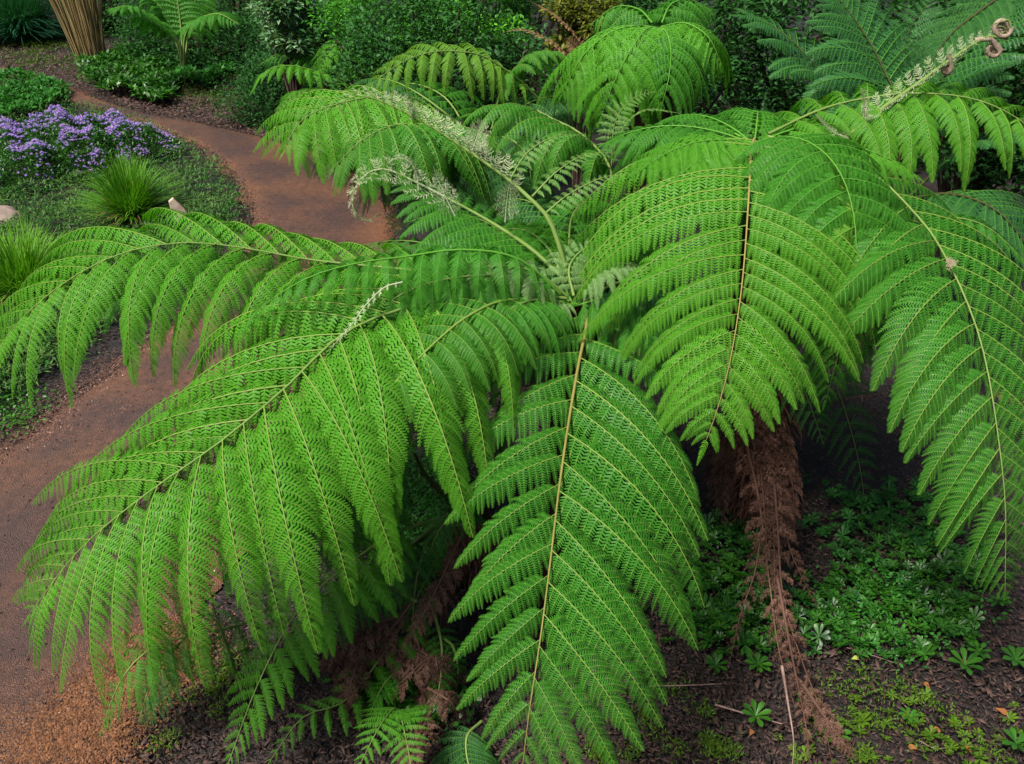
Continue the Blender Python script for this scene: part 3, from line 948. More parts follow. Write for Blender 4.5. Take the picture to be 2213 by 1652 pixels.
shrub('dark blue green bush behind the small far fern', (G(470, 118)[0], 17.5, 0.6), (1.7, 1.2, 1.5), 15000, 0.09, 'shrub_dark', clumps=60)
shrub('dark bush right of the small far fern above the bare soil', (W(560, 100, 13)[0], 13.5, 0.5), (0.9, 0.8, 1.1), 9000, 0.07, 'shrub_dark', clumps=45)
shrub('pale leaved shrub with glossy upright leaves at the top', S_at(612, 30, 12.0), (0.42, 0.4, 0.75), 3800, 0.10, 'shrub_grey', clumps=30)
shrub('fresh green bush at the top behind the yellowing frond', S_at(850, 30, 10.5), (0.95, 0.7, 0.75), 12000, 0.075, 'shrub_fresh', clumps=50)
shrub('fresh green bush beside the yellow shrub at the top', S_at(1040, 15, 10.2), (0.8, 0.7, 0.7), 9000, 0.075, 'shrub_fresh', clumps=45)
shrub('yellow green shrub behind the tall domed fern', S_at(1265, 75, 8.6), (0.42, 0.4, 0.55), 4200, 0.07, 'shrub_yellow', clumps=30)
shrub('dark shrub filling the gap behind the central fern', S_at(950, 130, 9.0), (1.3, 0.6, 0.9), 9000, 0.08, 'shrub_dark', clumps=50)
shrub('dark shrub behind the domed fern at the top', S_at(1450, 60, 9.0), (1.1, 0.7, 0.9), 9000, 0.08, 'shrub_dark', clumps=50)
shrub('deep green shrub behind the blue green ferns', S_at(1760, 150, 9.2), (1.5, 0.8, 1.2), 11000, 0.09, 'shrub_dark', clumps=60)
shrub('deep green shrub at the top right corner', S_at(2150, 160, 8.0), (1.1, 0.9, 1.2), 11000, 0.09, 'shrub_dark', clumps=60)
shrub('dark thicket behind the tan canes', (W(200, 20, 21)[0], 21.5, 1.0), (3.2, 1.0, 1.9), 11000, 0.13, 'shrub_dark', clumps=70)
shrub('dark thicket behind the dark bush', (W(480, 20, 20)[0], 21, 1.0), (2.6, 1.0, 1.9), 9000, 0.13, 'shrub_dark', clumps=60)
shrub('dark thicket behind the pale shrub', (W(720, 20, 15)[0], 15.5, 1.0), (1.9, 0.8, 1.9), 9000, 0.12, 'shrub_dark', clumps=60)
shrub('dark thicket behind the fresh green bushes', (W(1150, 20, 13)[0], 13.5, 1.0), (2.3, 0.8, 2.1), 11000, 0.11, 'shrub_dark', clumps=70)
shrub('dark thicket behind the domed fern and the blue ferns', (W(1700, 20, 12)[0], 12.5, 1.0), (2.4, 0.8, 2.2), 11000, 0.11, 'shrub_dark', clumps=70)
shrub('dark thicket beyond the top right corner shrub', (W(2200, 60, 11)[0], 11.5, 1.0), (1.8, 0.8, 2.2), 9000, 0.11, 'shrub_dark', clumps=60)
shrub('low leafy shrub at the edge of the far bed under the small bright fern', (G(610, 225)[0], G(610, 225)[1], 0.3), (0.7, 0.5, 0.45), 5000, 0.09, 'shrub_green', clumps=40)

# bottom right cover
cover('ground_cover', 'mixed glossy seedlings among the rosettes right of the trunk', [(1730, 1290), (1860, 1200), (2000, 1150), (2110, 1230), (2120, 1330), (2060, 1400), (1960, 1440), (1850, 1390), (1760, 1400)], 1000, 0.034, 'shrub_green', h=0.05, wr=0.5)
cover('ground_cover', 'mixed seedlings among the rosettes left of the trunk', [(1500, 1260), (1560, 1130), (1640, 1120), (1640, 1400), (1560, 1410), (1500, 1350)], 700, 0.034, 'shrub_green', h=0.05, wr=0.5)
rosette_cover('glossy green rosettes spreading over the soil right of the brown trunk', [(1730, 1290), (1860, 1200), (2000, 1150), (2110, 1230), (2120, 1330), (2060, 1400), (1960, 1440), (1850, 1390), (1760, 1400)], 520, 0.05, 'cover_green', h=0.08)
rosette_cover('glossy green rosettes left of the hanging brown fronds', [(1500, 1260), (1560, 1130), (1640, 1120), (1640, 1400), (1560, 1410), (1500, 1350)], 320, 0.05, 'cover_green', h=0.08)
rosette_cover('dim rosettes in the deep shade behind the trunk', [(1780, 1060), (2080, 1060), (2120, 1220), (1960, 1160), (1800, 1180)], 240, 0.05, 'shrub_green', h=0.05)
rosette_cover('small rosettes along the bottom right edge', [(1700, 1600), (1900, 1500), (2213, 1560), (2213, 1660), (1600, 1660)], 90, 0.035, 'cover_moss', h=0.03)
cover('ground_cover', 'bright mossy sprigs on the soil at the bottom right', [(1800, 1430), (1960, 1480), (2060, 1530), (2213, 1560), (2213, 1652), (1780, 1652), (1760, 1560), (1810, 1500)], 1500, 0.024, 'cover_moss', h=0.03, wr=0.3, clump=70)
cover('ground_cover', 'bright mossy sprigs right of the front frond tips', [(1290, 1652), (1330, 1560), (1400, 1480), (1500, 1480), (1560, 1600), (1560, 1652)], 1100, 0.026, 'cover_moss', h=0.03, wr=0.3, clump=70)
cover('ground_cover', 'thin green weeds under the left front frond', [(330, 1500), (500, 1380), (560, 1400), (480, 1600), (300, 1652), (260, 1600)], 900, 0.025, 'cover_moss', h=0.03, wr=0.3, clump=60)
cover('ground_cover', 'dim small leaves in the shade under the central fern', [(820, 980), (1000, 1000), (1000, 1250), (850, 1250)], 5000, 0.03, 'shrub_green', h=0.06, wr=0.5)
cover('ground_cover', 'broad leaved seedlings under the central fern', [(800, 1460), (950, 1440), (960, 1560), (820, 1560)], 900, 0.05, 'cover_green', h=0.08, wr=0.5)

for i, (x, y, s, lb) in enumerate([
        (1630, 1560, .07, 'lone green rosette left of the tip of the hanging dead frond'),
        (1545, 1450, .075, 'small rosette just below the front frond on its right'),
        (1635, 1450, .085, 'bright rosette growing against the dead frond'),
        (1745, 1530, .07, 'rosette on bare soil right of the dead fronds'),
        (1800, 1600, .075, 'rosette near the bottom edge right of the dead frond tip'),
        (2080, 1450, .085, 'rosette below the dense patch beside the fallen orange leaves'),
        (2190, 1440, .08, 'bluish rosette at the right edge above the fallen leaves'),
        (2190, 1620, .085, 'rosette in the bottom right corner'),
        (2110, 1420, .06, 'small dim rosette near the bare black soil'),
        (1960, 1560, .06, 'small rosette among the moss at the bottom right')]):
    single_rosette(x, y, s, lb)


def fallen(x, y, s, rz, label, mat='fallen_leaf'):
    mb = rosette(np.zeros(3), 1, s, tilt=0.08, wr=0.7)
    o = tag(link('fallen_leaf', mb.mesh('fallen_leaf', [mat]), None, G(x, y, 0.02)), label, 'leaf', 'fallen leaves on the soil')
    o.rotation_euler = (R(random.uniform(-15, 15)), R(random.uniform(-10, 10)), rz)


fallen(1840, 1425, .045, 0.3, 'round yellow green leaf fallen below the dense rosettes', 'fallen_yellow')
fallen(2080, 1440, .05, 1.0, 'orange brown leaf beside the rosette below the dense patch')
fallen(2010, 1490, .05, 2.2, 'curled brown leaf left of the black soil patch')
fallen(2150, 1530, .07, -0.8, 'largest orange brown leaf at the lower right')
fallen(2010, 1580, .06, 0.2, 'torn orange leaf among the moss at the bottom right')
fallen(1985, 1620, .045, 2.8, 'small brown leaf in the moss near the bottom edge')
fallen(2100, 1630, .05, 1.9, 'orange leaf standing on edge near the bottom right corner')
fallen(1620, 1590, .045, 0.9, 'pinkish brown leaf left of the thin dead stem')


def twig(pts, r, label, mat='twig_bark'):
    P, _ = spline([G(x, y, z) for x, y, z in pts], 12)
    V, Q = tube(P, np.linspace(r, r * 0.5, 12), 6, jit=0.1)
    tag(link('twig', mkmesh('twig', V, Q, mats=[mat], smooth=True)), label, 'twig')


twig([(1545, 1523, .03), (1620, 1545, .035), (1690, 1565, .03)], .006, 'straight pink twig lying left of the dead fronds')
twig([(1400, 1483, .03), (1470, 1482, .035), (1560, 1478, .02)], .004, 'thin grey twig under the right side of the front frond')
twig([(1830, 1400, .02), (1880, 1415, .03), (1930, 1432, .01)], .003, 'thin curved twig below the yellow green leaf')
twig([(1930, 1500, .02), (1950, 1520, .03), (1975, 1545, .01)], .003, 'short twig near the torn orange leaf')
twig([(1985, 1600, .02), (2020, 1618, .03), (2050, 1615, .01)], .003, 'short pale twig among the moss')


# ------------------------------------------------------------------ fern trunks
def fern_trunk(root, base, top, r0, r1, fibres=900, mat='fibre', flen=0.12):
    base = np.asarray(base, float); top = np.asarray(top, float)
    P, _ = spline([base + [0, 0, -.08], base * .5 + top * .5 + [0.03, 0.02, 0], top], 14)
    loc = np.array(root.location)
    V, Q = tube(P - loc, np.linspace(r0, r1, 14), 18, jit=0.12)
    tr = link('trunk', mkmesh('trunk', V, Q, mats=['trunk_bark'], smooth=True), root)
    t = RNG.uniform(0, 1, fibres); a = RNG.uniform(0, 2 * PI, fibres)
    rr = r0 + (r1 - r0) * t; idx = t * 13; i0 = np.clip(idx.astype(int), 0, 12); f = (idx - i0)[:, None]
    c = (P[i0] * (1 - f) + P[i0 + 1] * f) - loc
    out = np.stack([np.cos(a), np.sin(a), np.zeros(fibres)], -1); S = np.stack([-np.sin(a), np.cos(a), np.zeros(fibres)], -1)
    p0 = c + out * rr[:, None] * 0.97; ln = flen * RNG.uniform(0.4, 1.4, fibres)[:, None]
    d = unit(out * RNG.uniform(0.1, 0.8, (fibres, 1)) + S * RNG.normal(0, .35, (fibres, 1)) + np.array([0, 0, -1.0]))
    w = RNG.uniform(0.0015, 0.006, (fibres, 1)); m = p0 + d * ln * .5 + out * ln * .12; e = p0 + d * ln
    V = np.stack([p0 + S * w, p0 - S * w, m + S * w, m - S * w, e + S * w * .3, e - S * w * .3], 1).reshape(-1, 3)
    o = np.arange(fibres)[:, None] * 6
    Q = np.concatenate([o + [0, 1, 3, 2], o + [2, 3, 5, 4]])
    link('fibres', mkmesh('fibres', V, Q, mats=[mat]), tr)['kind'] = 'stuff'
    return tr


def stipe_bases(root, crown, n, r, h=0.16, mat='fibre'):
    mb = MB(); loc = np.array(root.location)
    for k in range(n):
        a = k / n * 2 * PI * 3.3; q = r * (0.35 + 0.65 * ((k * 0.618) % 1)); hh = h * random.uniform(.6, 1.2)
        b = crown + np.array([math.cos(a) * q, math.sin(a) * q, -0.08]); e = b + np.array([math.cos(a) * .07, math.sin(a) * .07, hh])
        V, Q = tube(np.array([b, (b + e) / 2, e]) - loc, [.016, .013, .006], 6); mb.add(V, Q)
    link('stipe_bases', mb.mesh('stipe_bases', [mat], smooth=True), root)


# ------------------------------------------------------------------ the big ferns
# A: the central fern
cA = W(1240, 650, 3.5); bA = np.array([cA[0] + 0.02, cA[1] + 0.05, 0.0])
FA = thing('tree_fern', bA, 'large central tree fern whose longest frond comes straight toward the viewer', 'tree fern')
fern_trunk(FA, bA, cA + [0, 0, -.1], 0.14, 0.12, 500)
stipe_bases(FA, cA + [0, 0, -.06], 16, 0.10, h=0.05)
frond(FA, [(1262, 655, 3.5), (1268, 700, 3.35), (1250, 790, 3.05), (1228, 920, 2.75), (1208, 1060, 2.48), (1190, 1210, 2.22), (1168, 1380, 1.98), (1145, 1530, 1.8), (1130, 1650, 1.70)],
      0.75, n=17, t0=0.02, kind='A', mat='frond_green', rib='rib_yellow', stem='stipe', rr=0.0085, ang=(30, 52), kb=1.15, kp=1.3, LS=(0.84, 1.16), p=2.8, peak=0.25,
      label='broad flat frond hanging straight toward the viewer')
frond(FA, [(1225, 645, 3.5), (1060, 640, 3.38), (900, 660, 3.2), (745, 720, 3.0), (610, 845, 2.75), (470, 960, 2.55), (320, 1065, 2.42), (175, 1185, 2.33), (65, 1325, 2.28)],
      1.06, n=27, t0=0.10, kind='L', mat='frond_bright', rib='rib_yellow', stem='stipe_green', rr=0.009, ang=(12, 40), ang2=(40, 52), kb=2.7, kb2=1.6, kp=1.5, p=3.0, peak=0.22, rise=0.2,
      label='bright frond arching far to the lower left with hanging pinnae')
frond(FA, [(1200, 630, 3.55), (1050, 605, 3.6), (900, 585, 3.68), (680, 563, 3.75), (520, 535, 3.75), (390, 525, 3.72), (250, 552, 3.62), (120, 625, 3.52), (20, 720, 3.44), (-40, 830, 3.4)],
      0.88, n=22, t0=0.15, kind='L', mat='frond_bright', rib='rib_yellow', stem='stipe_green', rr=0.008, ang=(18, 44), ang2=(46, 56), kb=2.6, kb2=1.4, kp=1.5, p=3.4, rise=0.2,
      label='long frond reaching to the left edge over the path')
frond(FA, [(1210, 635, 3.45), (1120, 560, 3.4), (1000, 540, 3.35), (869, 556, 3.28), (768, 570, 3.2), (665, 601, 3.14), (570, 660, 3.1), (505, 730, 3.08)],
      0.30, n=22, t0=0.04, kind='B', mat='frond_green', rib='rib_green', stem='rib_green', rr=0.007, ang=(5, 45), kb=2.6, kp=0.8, p=2.6,
      label='narrow frond with comb like pinnae hanging in a row')
frond(FA, [(1200, 650, 3.42), (1090, 650, 3.25), (1010, 685, 3.05), (951, 731, 2.92), (880, 800, 2.78), (807, 880, 2.68), (760, 965, 2.62), (731, 1065, 2.6)],
      0.40, n=20, t0=0.08, kind='A', mat='frond_green', rib='rib_yellow', stem='rib_yellow', rr=0.008, ang=(5, 45), kb=1.9, kp=0.8, p=1.3, peak=0.12,
      label='short frond curling down between the two large front fronds')
# unfurling frond with the white curled tip at left
frond(FA, [(1225, 610, 3.6), (1150, 540, 3.75), (1060, 480, 3.95), (960, 425, 4.1), (880, 385, 4.2), (830, 366, 4.2), (790, 378, 4.2), (765, 415, 4.2), (765, 455, 4.2), (795, 478, 4.2), (820, 460, 4.2)],
      0.62, n=17, t0=0.1, t1=0.66, kind='A', mat='frond_green', rib='rib_green', stem='stipe_green', rr=0.012, ang=(15, 40), kb=1.3, kp=0.6, p=1.4, peak=0.1,
      LS=(0.45, 1.0), label='half unfurled frond with white woolly curled tip')
# more fronds of the central fern, right and rear
frond(FA, [(1260, 640, 3.55), (1330, 590, 3.7), (1410, 560, 3.75), (1480, 560, 3.7), (1540, 590, 3.65)], 0.30, n=14, t0=0.1, kind='C', mat='frond_pale', rib='rib_green', rr=0.007, kb=1.0, kp=.8,
      label='short pale young frond beside the crown')
frond(FA, [(1270, 650, 3.55), (1350, 640, 3.5), (1430, 670, 3.4), (1490, 740, 3.3), (1520, 850, 3.2)], 0.42, n=15, t0=0.08, kind='A', mat='frond_green', rr=0.008, kb=1.8, kp=1.0)
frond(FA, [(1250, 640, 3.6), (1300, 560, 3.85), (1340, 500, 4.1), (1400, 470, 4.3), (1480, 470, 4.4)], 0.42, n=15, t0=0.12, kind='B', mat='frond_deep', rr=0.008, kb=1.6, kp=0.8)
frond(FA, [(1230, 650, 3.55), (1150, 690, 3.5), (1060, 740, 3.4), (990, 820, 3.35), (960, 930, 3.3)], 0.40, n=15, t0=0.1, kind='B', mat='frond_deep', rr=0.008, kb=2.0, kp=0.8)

EXA = [([(1245, 630, 3.6), (1285, 560, 3.75), (1330, 520, 3.85), (1390, 510, 3.9), (1450, 540, 3.9)], .36, 16, 'B', 'frond_green'),
       ([(1225, 625, 3.65), (1190, 545, 3.85), (1140, 500, 4.0), (1080, 500, 4.1), (1030, 540, 4.1)], .36, 16, 'B', 'frond_bright'),
       ([(1235, 620, 3.7), (1230, 520, 3.95), (1240, 460, 4.2), (1280, 430, 4.4), (1330, 450, 4.5)], .36, 15, 'B', 'frond_green'),
       ([(1215, 660, 3.45), (1050, 665, 3.4), (880, 700, 3.25), (730, 770, 3.08), (590, 900, 2.88), (450, 1010, 2.68), (330, 1110, 2.56), (230, 1220, 2.48), (150, 1320, 2.42)], .92, 24, 'L', 'frond_green'),
       ([(1200, 645, 3.6), (1040, 625, 3.7), (880, 610, 3.8), (700, 590, 3.88), (540, 575, 3.88), (400, 580, 3.84), (280, 620, 3.75), (180, 700, 3.68)], .8, 20, 'L', 'frond_green'),
       ([(1215, 640, 3.6), (1100, 580, 3.85), (980, 540, 4.1), (870, 520, 4.25), (780, 530, 4.35)], .42, 16, 'A', 'frond_green'),
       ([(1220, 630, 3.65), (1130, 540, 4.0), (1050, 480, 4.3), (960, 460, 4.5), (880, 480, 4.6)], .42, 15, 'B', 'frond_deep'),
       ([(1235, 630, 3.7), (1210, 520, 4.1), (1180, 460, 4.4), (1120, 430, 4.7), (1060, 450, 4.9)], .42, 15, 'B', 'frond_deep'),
       ([(1250, 630, 3.7), (1270, 520, 4.1), (1300, 450, 4.5), (1350, 420, 4.8), (1410, 430, 5.0)], .42, 15, 'B', 'frond_green'),
       ([(1205, 650, 3.5), (1100, 600, 3.45), (990, 600, 3.35), (880, 630, 3.25), (800, 690, 3.2), (750, 760, 3.18)], .36, 17, 'A', 'frond_green'),
       ([(1215, 655, 3.45), (1150, 650, 3.3), (1090, 680, 3.15), (1060, 740, 3.05), (1050, 830, 3.0)], .33, 15, 'A', 'frond_green'),
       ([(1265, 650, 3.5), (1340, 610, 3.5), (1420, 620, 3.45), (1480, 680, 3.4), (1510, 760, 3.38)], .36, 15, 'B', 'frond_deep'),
       ([(1225, 640, 3.5), (1160, 590, 3.5), (1080, 575, 3.5), (1010, 590, 3.48), (950, 640, 3.46)], .30, 14, 'B', 'frond_pale'),
       ([(1250, 640, 3.5), (1290, 590, 3.5), (1340, 570, 3.5), (1400, 580, 3.48)], .20, 13, 'C', 'frond_pale'),
       ([(1240, 640, 3.5), (1230, 580, 3.6), (1260, 540, 3.7), (1310, 530, 3.75)], .18, 13, 'C', 'frond_pale'),
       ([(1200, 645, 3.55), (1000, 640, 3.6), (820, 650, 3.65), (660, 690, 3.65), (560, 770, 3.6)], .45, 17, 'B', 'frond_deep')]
for q, L_, n_, kd, mt in EXA:
    frond(FA, q, L_, n=n_, t0=0.08, kind=kd, mat=mt, rib='rib_green', rr=0.008, kb=2.0, kp=1.0, p=2.2, ang=(12, 45))



def radial(root, crown, az, ln, up, L, n, kind, mat, seed=0):
    a = R(az); pts = []
    for k in range(7):
        t = k / 6
        pts.append(np.array([crown[0] + math.cos(a) * ln * t * (1 - .12 * t), crown[1] + math.sin(a) * ln * t * (1 - .12 * t), crown[2] - .03 + up * 2.2 * t - (up * 2.2 + up * .55) * t ** 2.1]))
    frond(root, None, L, n=n, t0=0.06, kind=kind, mat=mat, rib='rib_green', stem='rib_green', rr=0.006, kb=2.0, kp=1.1, p=2.0, ang=(14, 46), spts=pts, jit=1.5)


for az, ln, up, L_, mt in ((200, .75, .16, .34, 'frond_green'), (185, .7, .1, .3, 'frond_green'), (160, .8, .2, .34, 'frond_green'), (340, .7, .18, .32, 'frond_green'),
                           (20, .8, .2, .34, 'frond_green'), (60, .8, .2, .34, 'frond_deep'), (110, .8, .2, .34, 'frond_deep'), (215, .4, .14, .2, 'frond_pale')):
    radial(FA, cA, az, ln, up, L_, 15, 'B' if L_ > .25 else 'C', mt)

# U3: stem with the brown curled tip, one tall unfurling frond of the same fern
U3 = [(1232, 610, 3.6), (1190, 482, 3.7), (1140, 425, 3.78), (1085, 378, 3.86), (960, 292, 4.0), (860, 235, 4.08), (790, 208, 4.12), (752, 212, 4.12), (738, 232, 4.12), (750, 252, 4.12), (768, 246, 4.12)]
frond(FA, U3, 0.15, n=21, t0=0.32, t1=0.97, kind='K', mat='woolly', rib='woolly', stem='stipe_green', rr=0.013, ang=(20, 30), kb=0.3, kp=0.3, curl=1.5, p=3.0, peak=0.05, rise=0.6,
           label='tall unfurling stem with white fuzzy buds and brown coiled tip')
frond(FA, [(1150, 425, 3.78), (1205, 370, 3.85), (1265, 335, 3.95), (1330, 330, 4.0)], 0.11, n=16, t0=0.05, kind='S', mat='frond_pale', rib='rib_yellow', rr=0.005, kb=1.5, kp=0.5, ang=(10, 30))
frond(FA, [(1178, 462, 3.72), (1230, 420, 3.8), (1300, 385, 3.88), (1360, 375, 3.92)], 0.11, n=16, t0=0.05, kind='S', mat='frond_pale', rib='rib_yellow', rr=0.005, kb=1.5, kp=0.5, ang=(10, 30))
frond(FA, [(1100, 392, 3.84), (1140, 330, 3.92), (1200, 295, 4.0), (1260, 290, 4.05)], 0.10, n=16, t0=0.05, kind='S', mat='frond_pale', rib='rib_yellow', rr=0.005, kb=1.5, kp=0.5, ang=(10, 30))
# woolly curled buds at the tip of the half unfurled frond
frond(FA, [(1000, 448, 4.05), (960, 425, 4.1), (880, 385, 4.2), (830, 366, 4.2), (790, 378, 4.2), (765, 415, 4.2), (765, 455, 4.2), (795, 478, 4.2), (820, 460, 4.2)],
      0.15, n=15, t0=0.05, t1=0.98, kind='K', mat='woolly', rib='woolly', stem='woolly', rr=0.008, ang=(10, 30), kb=0.6, kp=0.5, curl=1.8, p=3, peak=0.05)
for q in ([(985, 470, 3.95), (965, 430, 3.95), (945, 385, 3.95), (938, 365, 3.95)], [(1092, 480, 3.8), (1095, 440, 3.8), (1100, 405, 3.8), (1108, 392, 3.8)],
          [(905, 410, 4.1), (900, 375, 4.1), (885, 350, 4.1), (860, 342, 4.1), (840, 352, 4.1)],
          [(1020, 330, 3.95), (1030, 300, 3.95), (1040, 275, 3.95), (1048, 262, 3.95)], [(888, 258, 4.07), (886, 235, 4.07), (880, 215, 4.07), (876, 206, 4.07)]):
    frond(FA, q, 0.07, n=12, t0=0.1, kind='K', mat='woolly', rib='woolly', stem='woolly', rr=0.005, kb=0.6, kp=0.4, curl=1.8, p=3, peak=.1)
# withered twisting bit lying on the left fronds
frond(FA, [(870, 610, 3.05), (830, 622, 3.03), (790, 660, 3.0), (765, 695, 2.97), (735, 730, 2.95), (700, 770, 2.93)], 0.04, n=16, t0=0.02, kind='D', mat='woolly', rib='woolly', stem='woolly', rr=0.003, kb=1.0, kp=1.0, p=3,
      label='thin pale withered tip lying across green pinnae')

# B: the fern on the right with the shaggy trunk
bB = G(1650, 1095); cB = W(1632, 300, 4.25)
FB = thing('tree_fern', bB, 'tall tree fern on the right with shaggy brown trunk and skirt of dead fronds', 'tree fern')
fern_trunk(FB, bB, cB + [0, 0, -.08], 0.19, 0.15, 2600, flen=0.16)
stipe_bases(FB, cB + [0, 0, -.06], 16, 0.11, h=0.05)
frond(FB, [(1630, 300, 4.25), (1624, 325, 4.05), (1621, 380, 3.78), (1616, 460, 3.5), (1609, 560, 3.25), (1598, 660, 3.02), (1578, 780, 2.82), (1552, 880, 2.68), (1527, 950, 2.62)],
      1.2, n=24, t0=0.0, kind='M', mat='frond_bright', rib='rib_yellow', stem='stipe', rr=0.0065, ang=(10, 44), kb=2.2, kp=1.3, LS=(1.16, 1.0), p=1.12, peak=0.08,
      label='big arched frond in front of the brown trunk')
frond(FB, [(1650, 300, 4.2), (1730, 300, 3.95), (1800, 350, 3.7), (1840, 440, 3.5), (1850, 560, 3.35), (1828, 700, 3.25), (1785, 865, 3.18)],
      0.66, n=21, t0=0.03, kind='L', mat='frond_green', rib='rib_green', stem='rib_green', rr=0.004, ang=(10, 42), kb=2.2, kp=1.0, p=1.6,
      label='drooping frond right of the big arched one')
frond(FB, [(1660, 295, 4.25), (1850, 350, 3.95), (1985, 470, 3.6), (2052, 572, 3.3), (2104, 690, 3.05), (2134, 800, 2.85), (2158, 950, 2.65), (2173, 1100, 2.5), (2172, 1275, 2.42)],
      0.80, n=21, t0=0.2, kind='A', mat='frond_green', rib='rib_yellow', stem='stipe_green', rr=0.007, ang=(26, 46), kb=1.35, kp=1.2, p=2.0, peak=0.15,
      label='large frond down the right edge with pinnae spread to the left')
frond(FB, [(1660, 290, 4.3), (1780, 235, 4.4), (1900, 208, 4.4), (2020, 203, 4.32), (2130, 222, 4.22), (2230, 280, 4.12), (2290, 370, 4.05)],
      0.66, n=15, t0=0.08, kind='L', mat='frond_bright', rib='rib_yellow', stem='stipe_green', rr=0.008, ang=(8, 40), kb=2.0, kp=1.2, p=2.4,
      label='frond fanning out to the upper right with yellowish green pinnae')
frond(FB, [(1700, 330, 4.2), (1850, 420, 4.1), (1980, 480, 4.0), (2060, 470, 3.9), (2140, 495, 3.8), (2230, 580, 3.72)],
      0.26, n=20, t0=0.3, kind='B', mat='frond_green', rib='rib_green', rr=0.007, kb=2.2, kp=0.7, p=2.6)
frond(FB, [(1610, 300, 4.3), (1540, 270, 4.45), (1450, 275, 4.5), (1380, 320, 4.45), (1330, 400, 4.4)], 0.56, n=18, t0=0.03, kind='B', mat='frond_green', stem='rib_green', rr=0.006, kb=2.0, kp=0.8,
      label='frond arching left above the central crown')
frond(FB, [(1630, 290, 4.35), (1600, 265, 4.7), (1560, 265, 5.0), (1520, 290, 5.3)], 0.55, n=17, t0=0.0, kind='B', mat='frond_bright', stem='rib_green', rr=0.006, kb=1.8, kp=0.8)
frond(FB, [(1640, 290, 4.35), (1700, 262, 4.7), (1760, 262, 5.0), (1820, 290, 5.2)], 0.55, n=17, t0=0.0, kind='B', mat='frond_bright', stem='rib_green', rr=0.006, kb=1.8, kp=0.8)
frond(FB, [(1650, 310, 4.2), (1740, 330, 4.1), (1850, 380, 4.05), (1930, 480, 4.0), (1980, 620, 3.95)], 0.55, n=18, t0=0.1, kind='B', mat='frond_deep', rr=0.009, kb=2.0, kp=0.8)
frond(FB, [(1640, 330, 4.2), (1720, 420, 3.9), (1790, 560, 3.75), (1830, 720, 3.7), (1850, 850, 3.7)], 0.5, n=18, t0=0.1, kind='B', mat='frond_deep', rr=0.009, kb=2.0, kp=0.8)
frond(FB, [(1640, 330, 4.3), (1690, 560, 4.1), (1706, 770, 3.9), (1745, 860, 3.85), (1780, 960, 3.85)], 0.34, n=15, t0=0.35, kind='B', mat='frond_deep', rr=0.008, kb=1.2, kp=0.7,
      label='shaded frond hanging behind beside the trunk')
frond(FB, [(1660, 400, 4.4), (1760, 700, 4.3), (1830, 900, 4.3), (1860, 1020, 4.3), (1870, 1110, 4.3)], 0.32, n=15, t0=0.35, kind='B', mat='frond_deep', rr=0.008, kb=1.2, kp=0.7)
for az, ln, up, L_, mt in ((205, .8, .12, .42, 'frond_bright'), (222, .7, .09, .36, 'frond_bright'), (165, .9, .14, .42, 'frond_green'), (318, .7, .09, .36, 'frond_bright'), (335, .9, .12, .42, 'frond_bright'),
                           (20, .9, .14, .42, 'frond_bright'), (75, .8, .14, .4, 'frond_green'), (125, .8, .14, .4, 'frond_green')):
    radial(FB, cB, az, ln, up, L_, 16, 'B', mt)
# unfurling stem at the upper right
sp = [(1700, 380, 4.15), (1808, 312, 4.2), (1900, 240, 4.25), (1985, 180, 4.3), (2060, 125, 4.33), (2110, 92, 4.35), (2140, 78, 4.36)]
cx, cy = 2166, 62
for k in range(26):
    a = R(130) + k * R(32); r_ = 26 * (1 - k / 30)
    sp.append((cx + math.cos(-a + PI * 1.05) * r_, cy + math.sin(-a + PI * 1.05) * r_, 4.36))
spw = [W(*q) for q in sp]
frond(FB, None, 0.115, n=17, t0=0.18, t1=0.72, kind='K', mat='woolly', rib='woolly', stem='stipe_green', rr=0.016, ang=(15, 25), kb=0.5, kp=0.4, curl=1.8, p=4, peak=0.1, rise=0.5,
      spts=spw, label='pale unfurling stem ending in a brown coiled fiddlehead')
frond(FB, [(1835, 300, 4.2), (1800, 285, 4.2), (1775, 262, 4.2), (1765, 250, 4.2)], 0.09, n=10, kind='K', mat='woolly', rib='woolly', stem='woolly', rr=0.005, curl=1.5, kb=.5, kp=.4, p=3)
frond(FB, [(1862, 270, 4.22), (1868, 240, 4.22), (1866, 210, 4.22), (1860, 192, 4.22)], 0.08, n=10, kind='K', mat='woolly', rib='woolly', stem='woolly_brown', rr=0.005, curl=1.5, kb=.5, kp=.4, p=3)


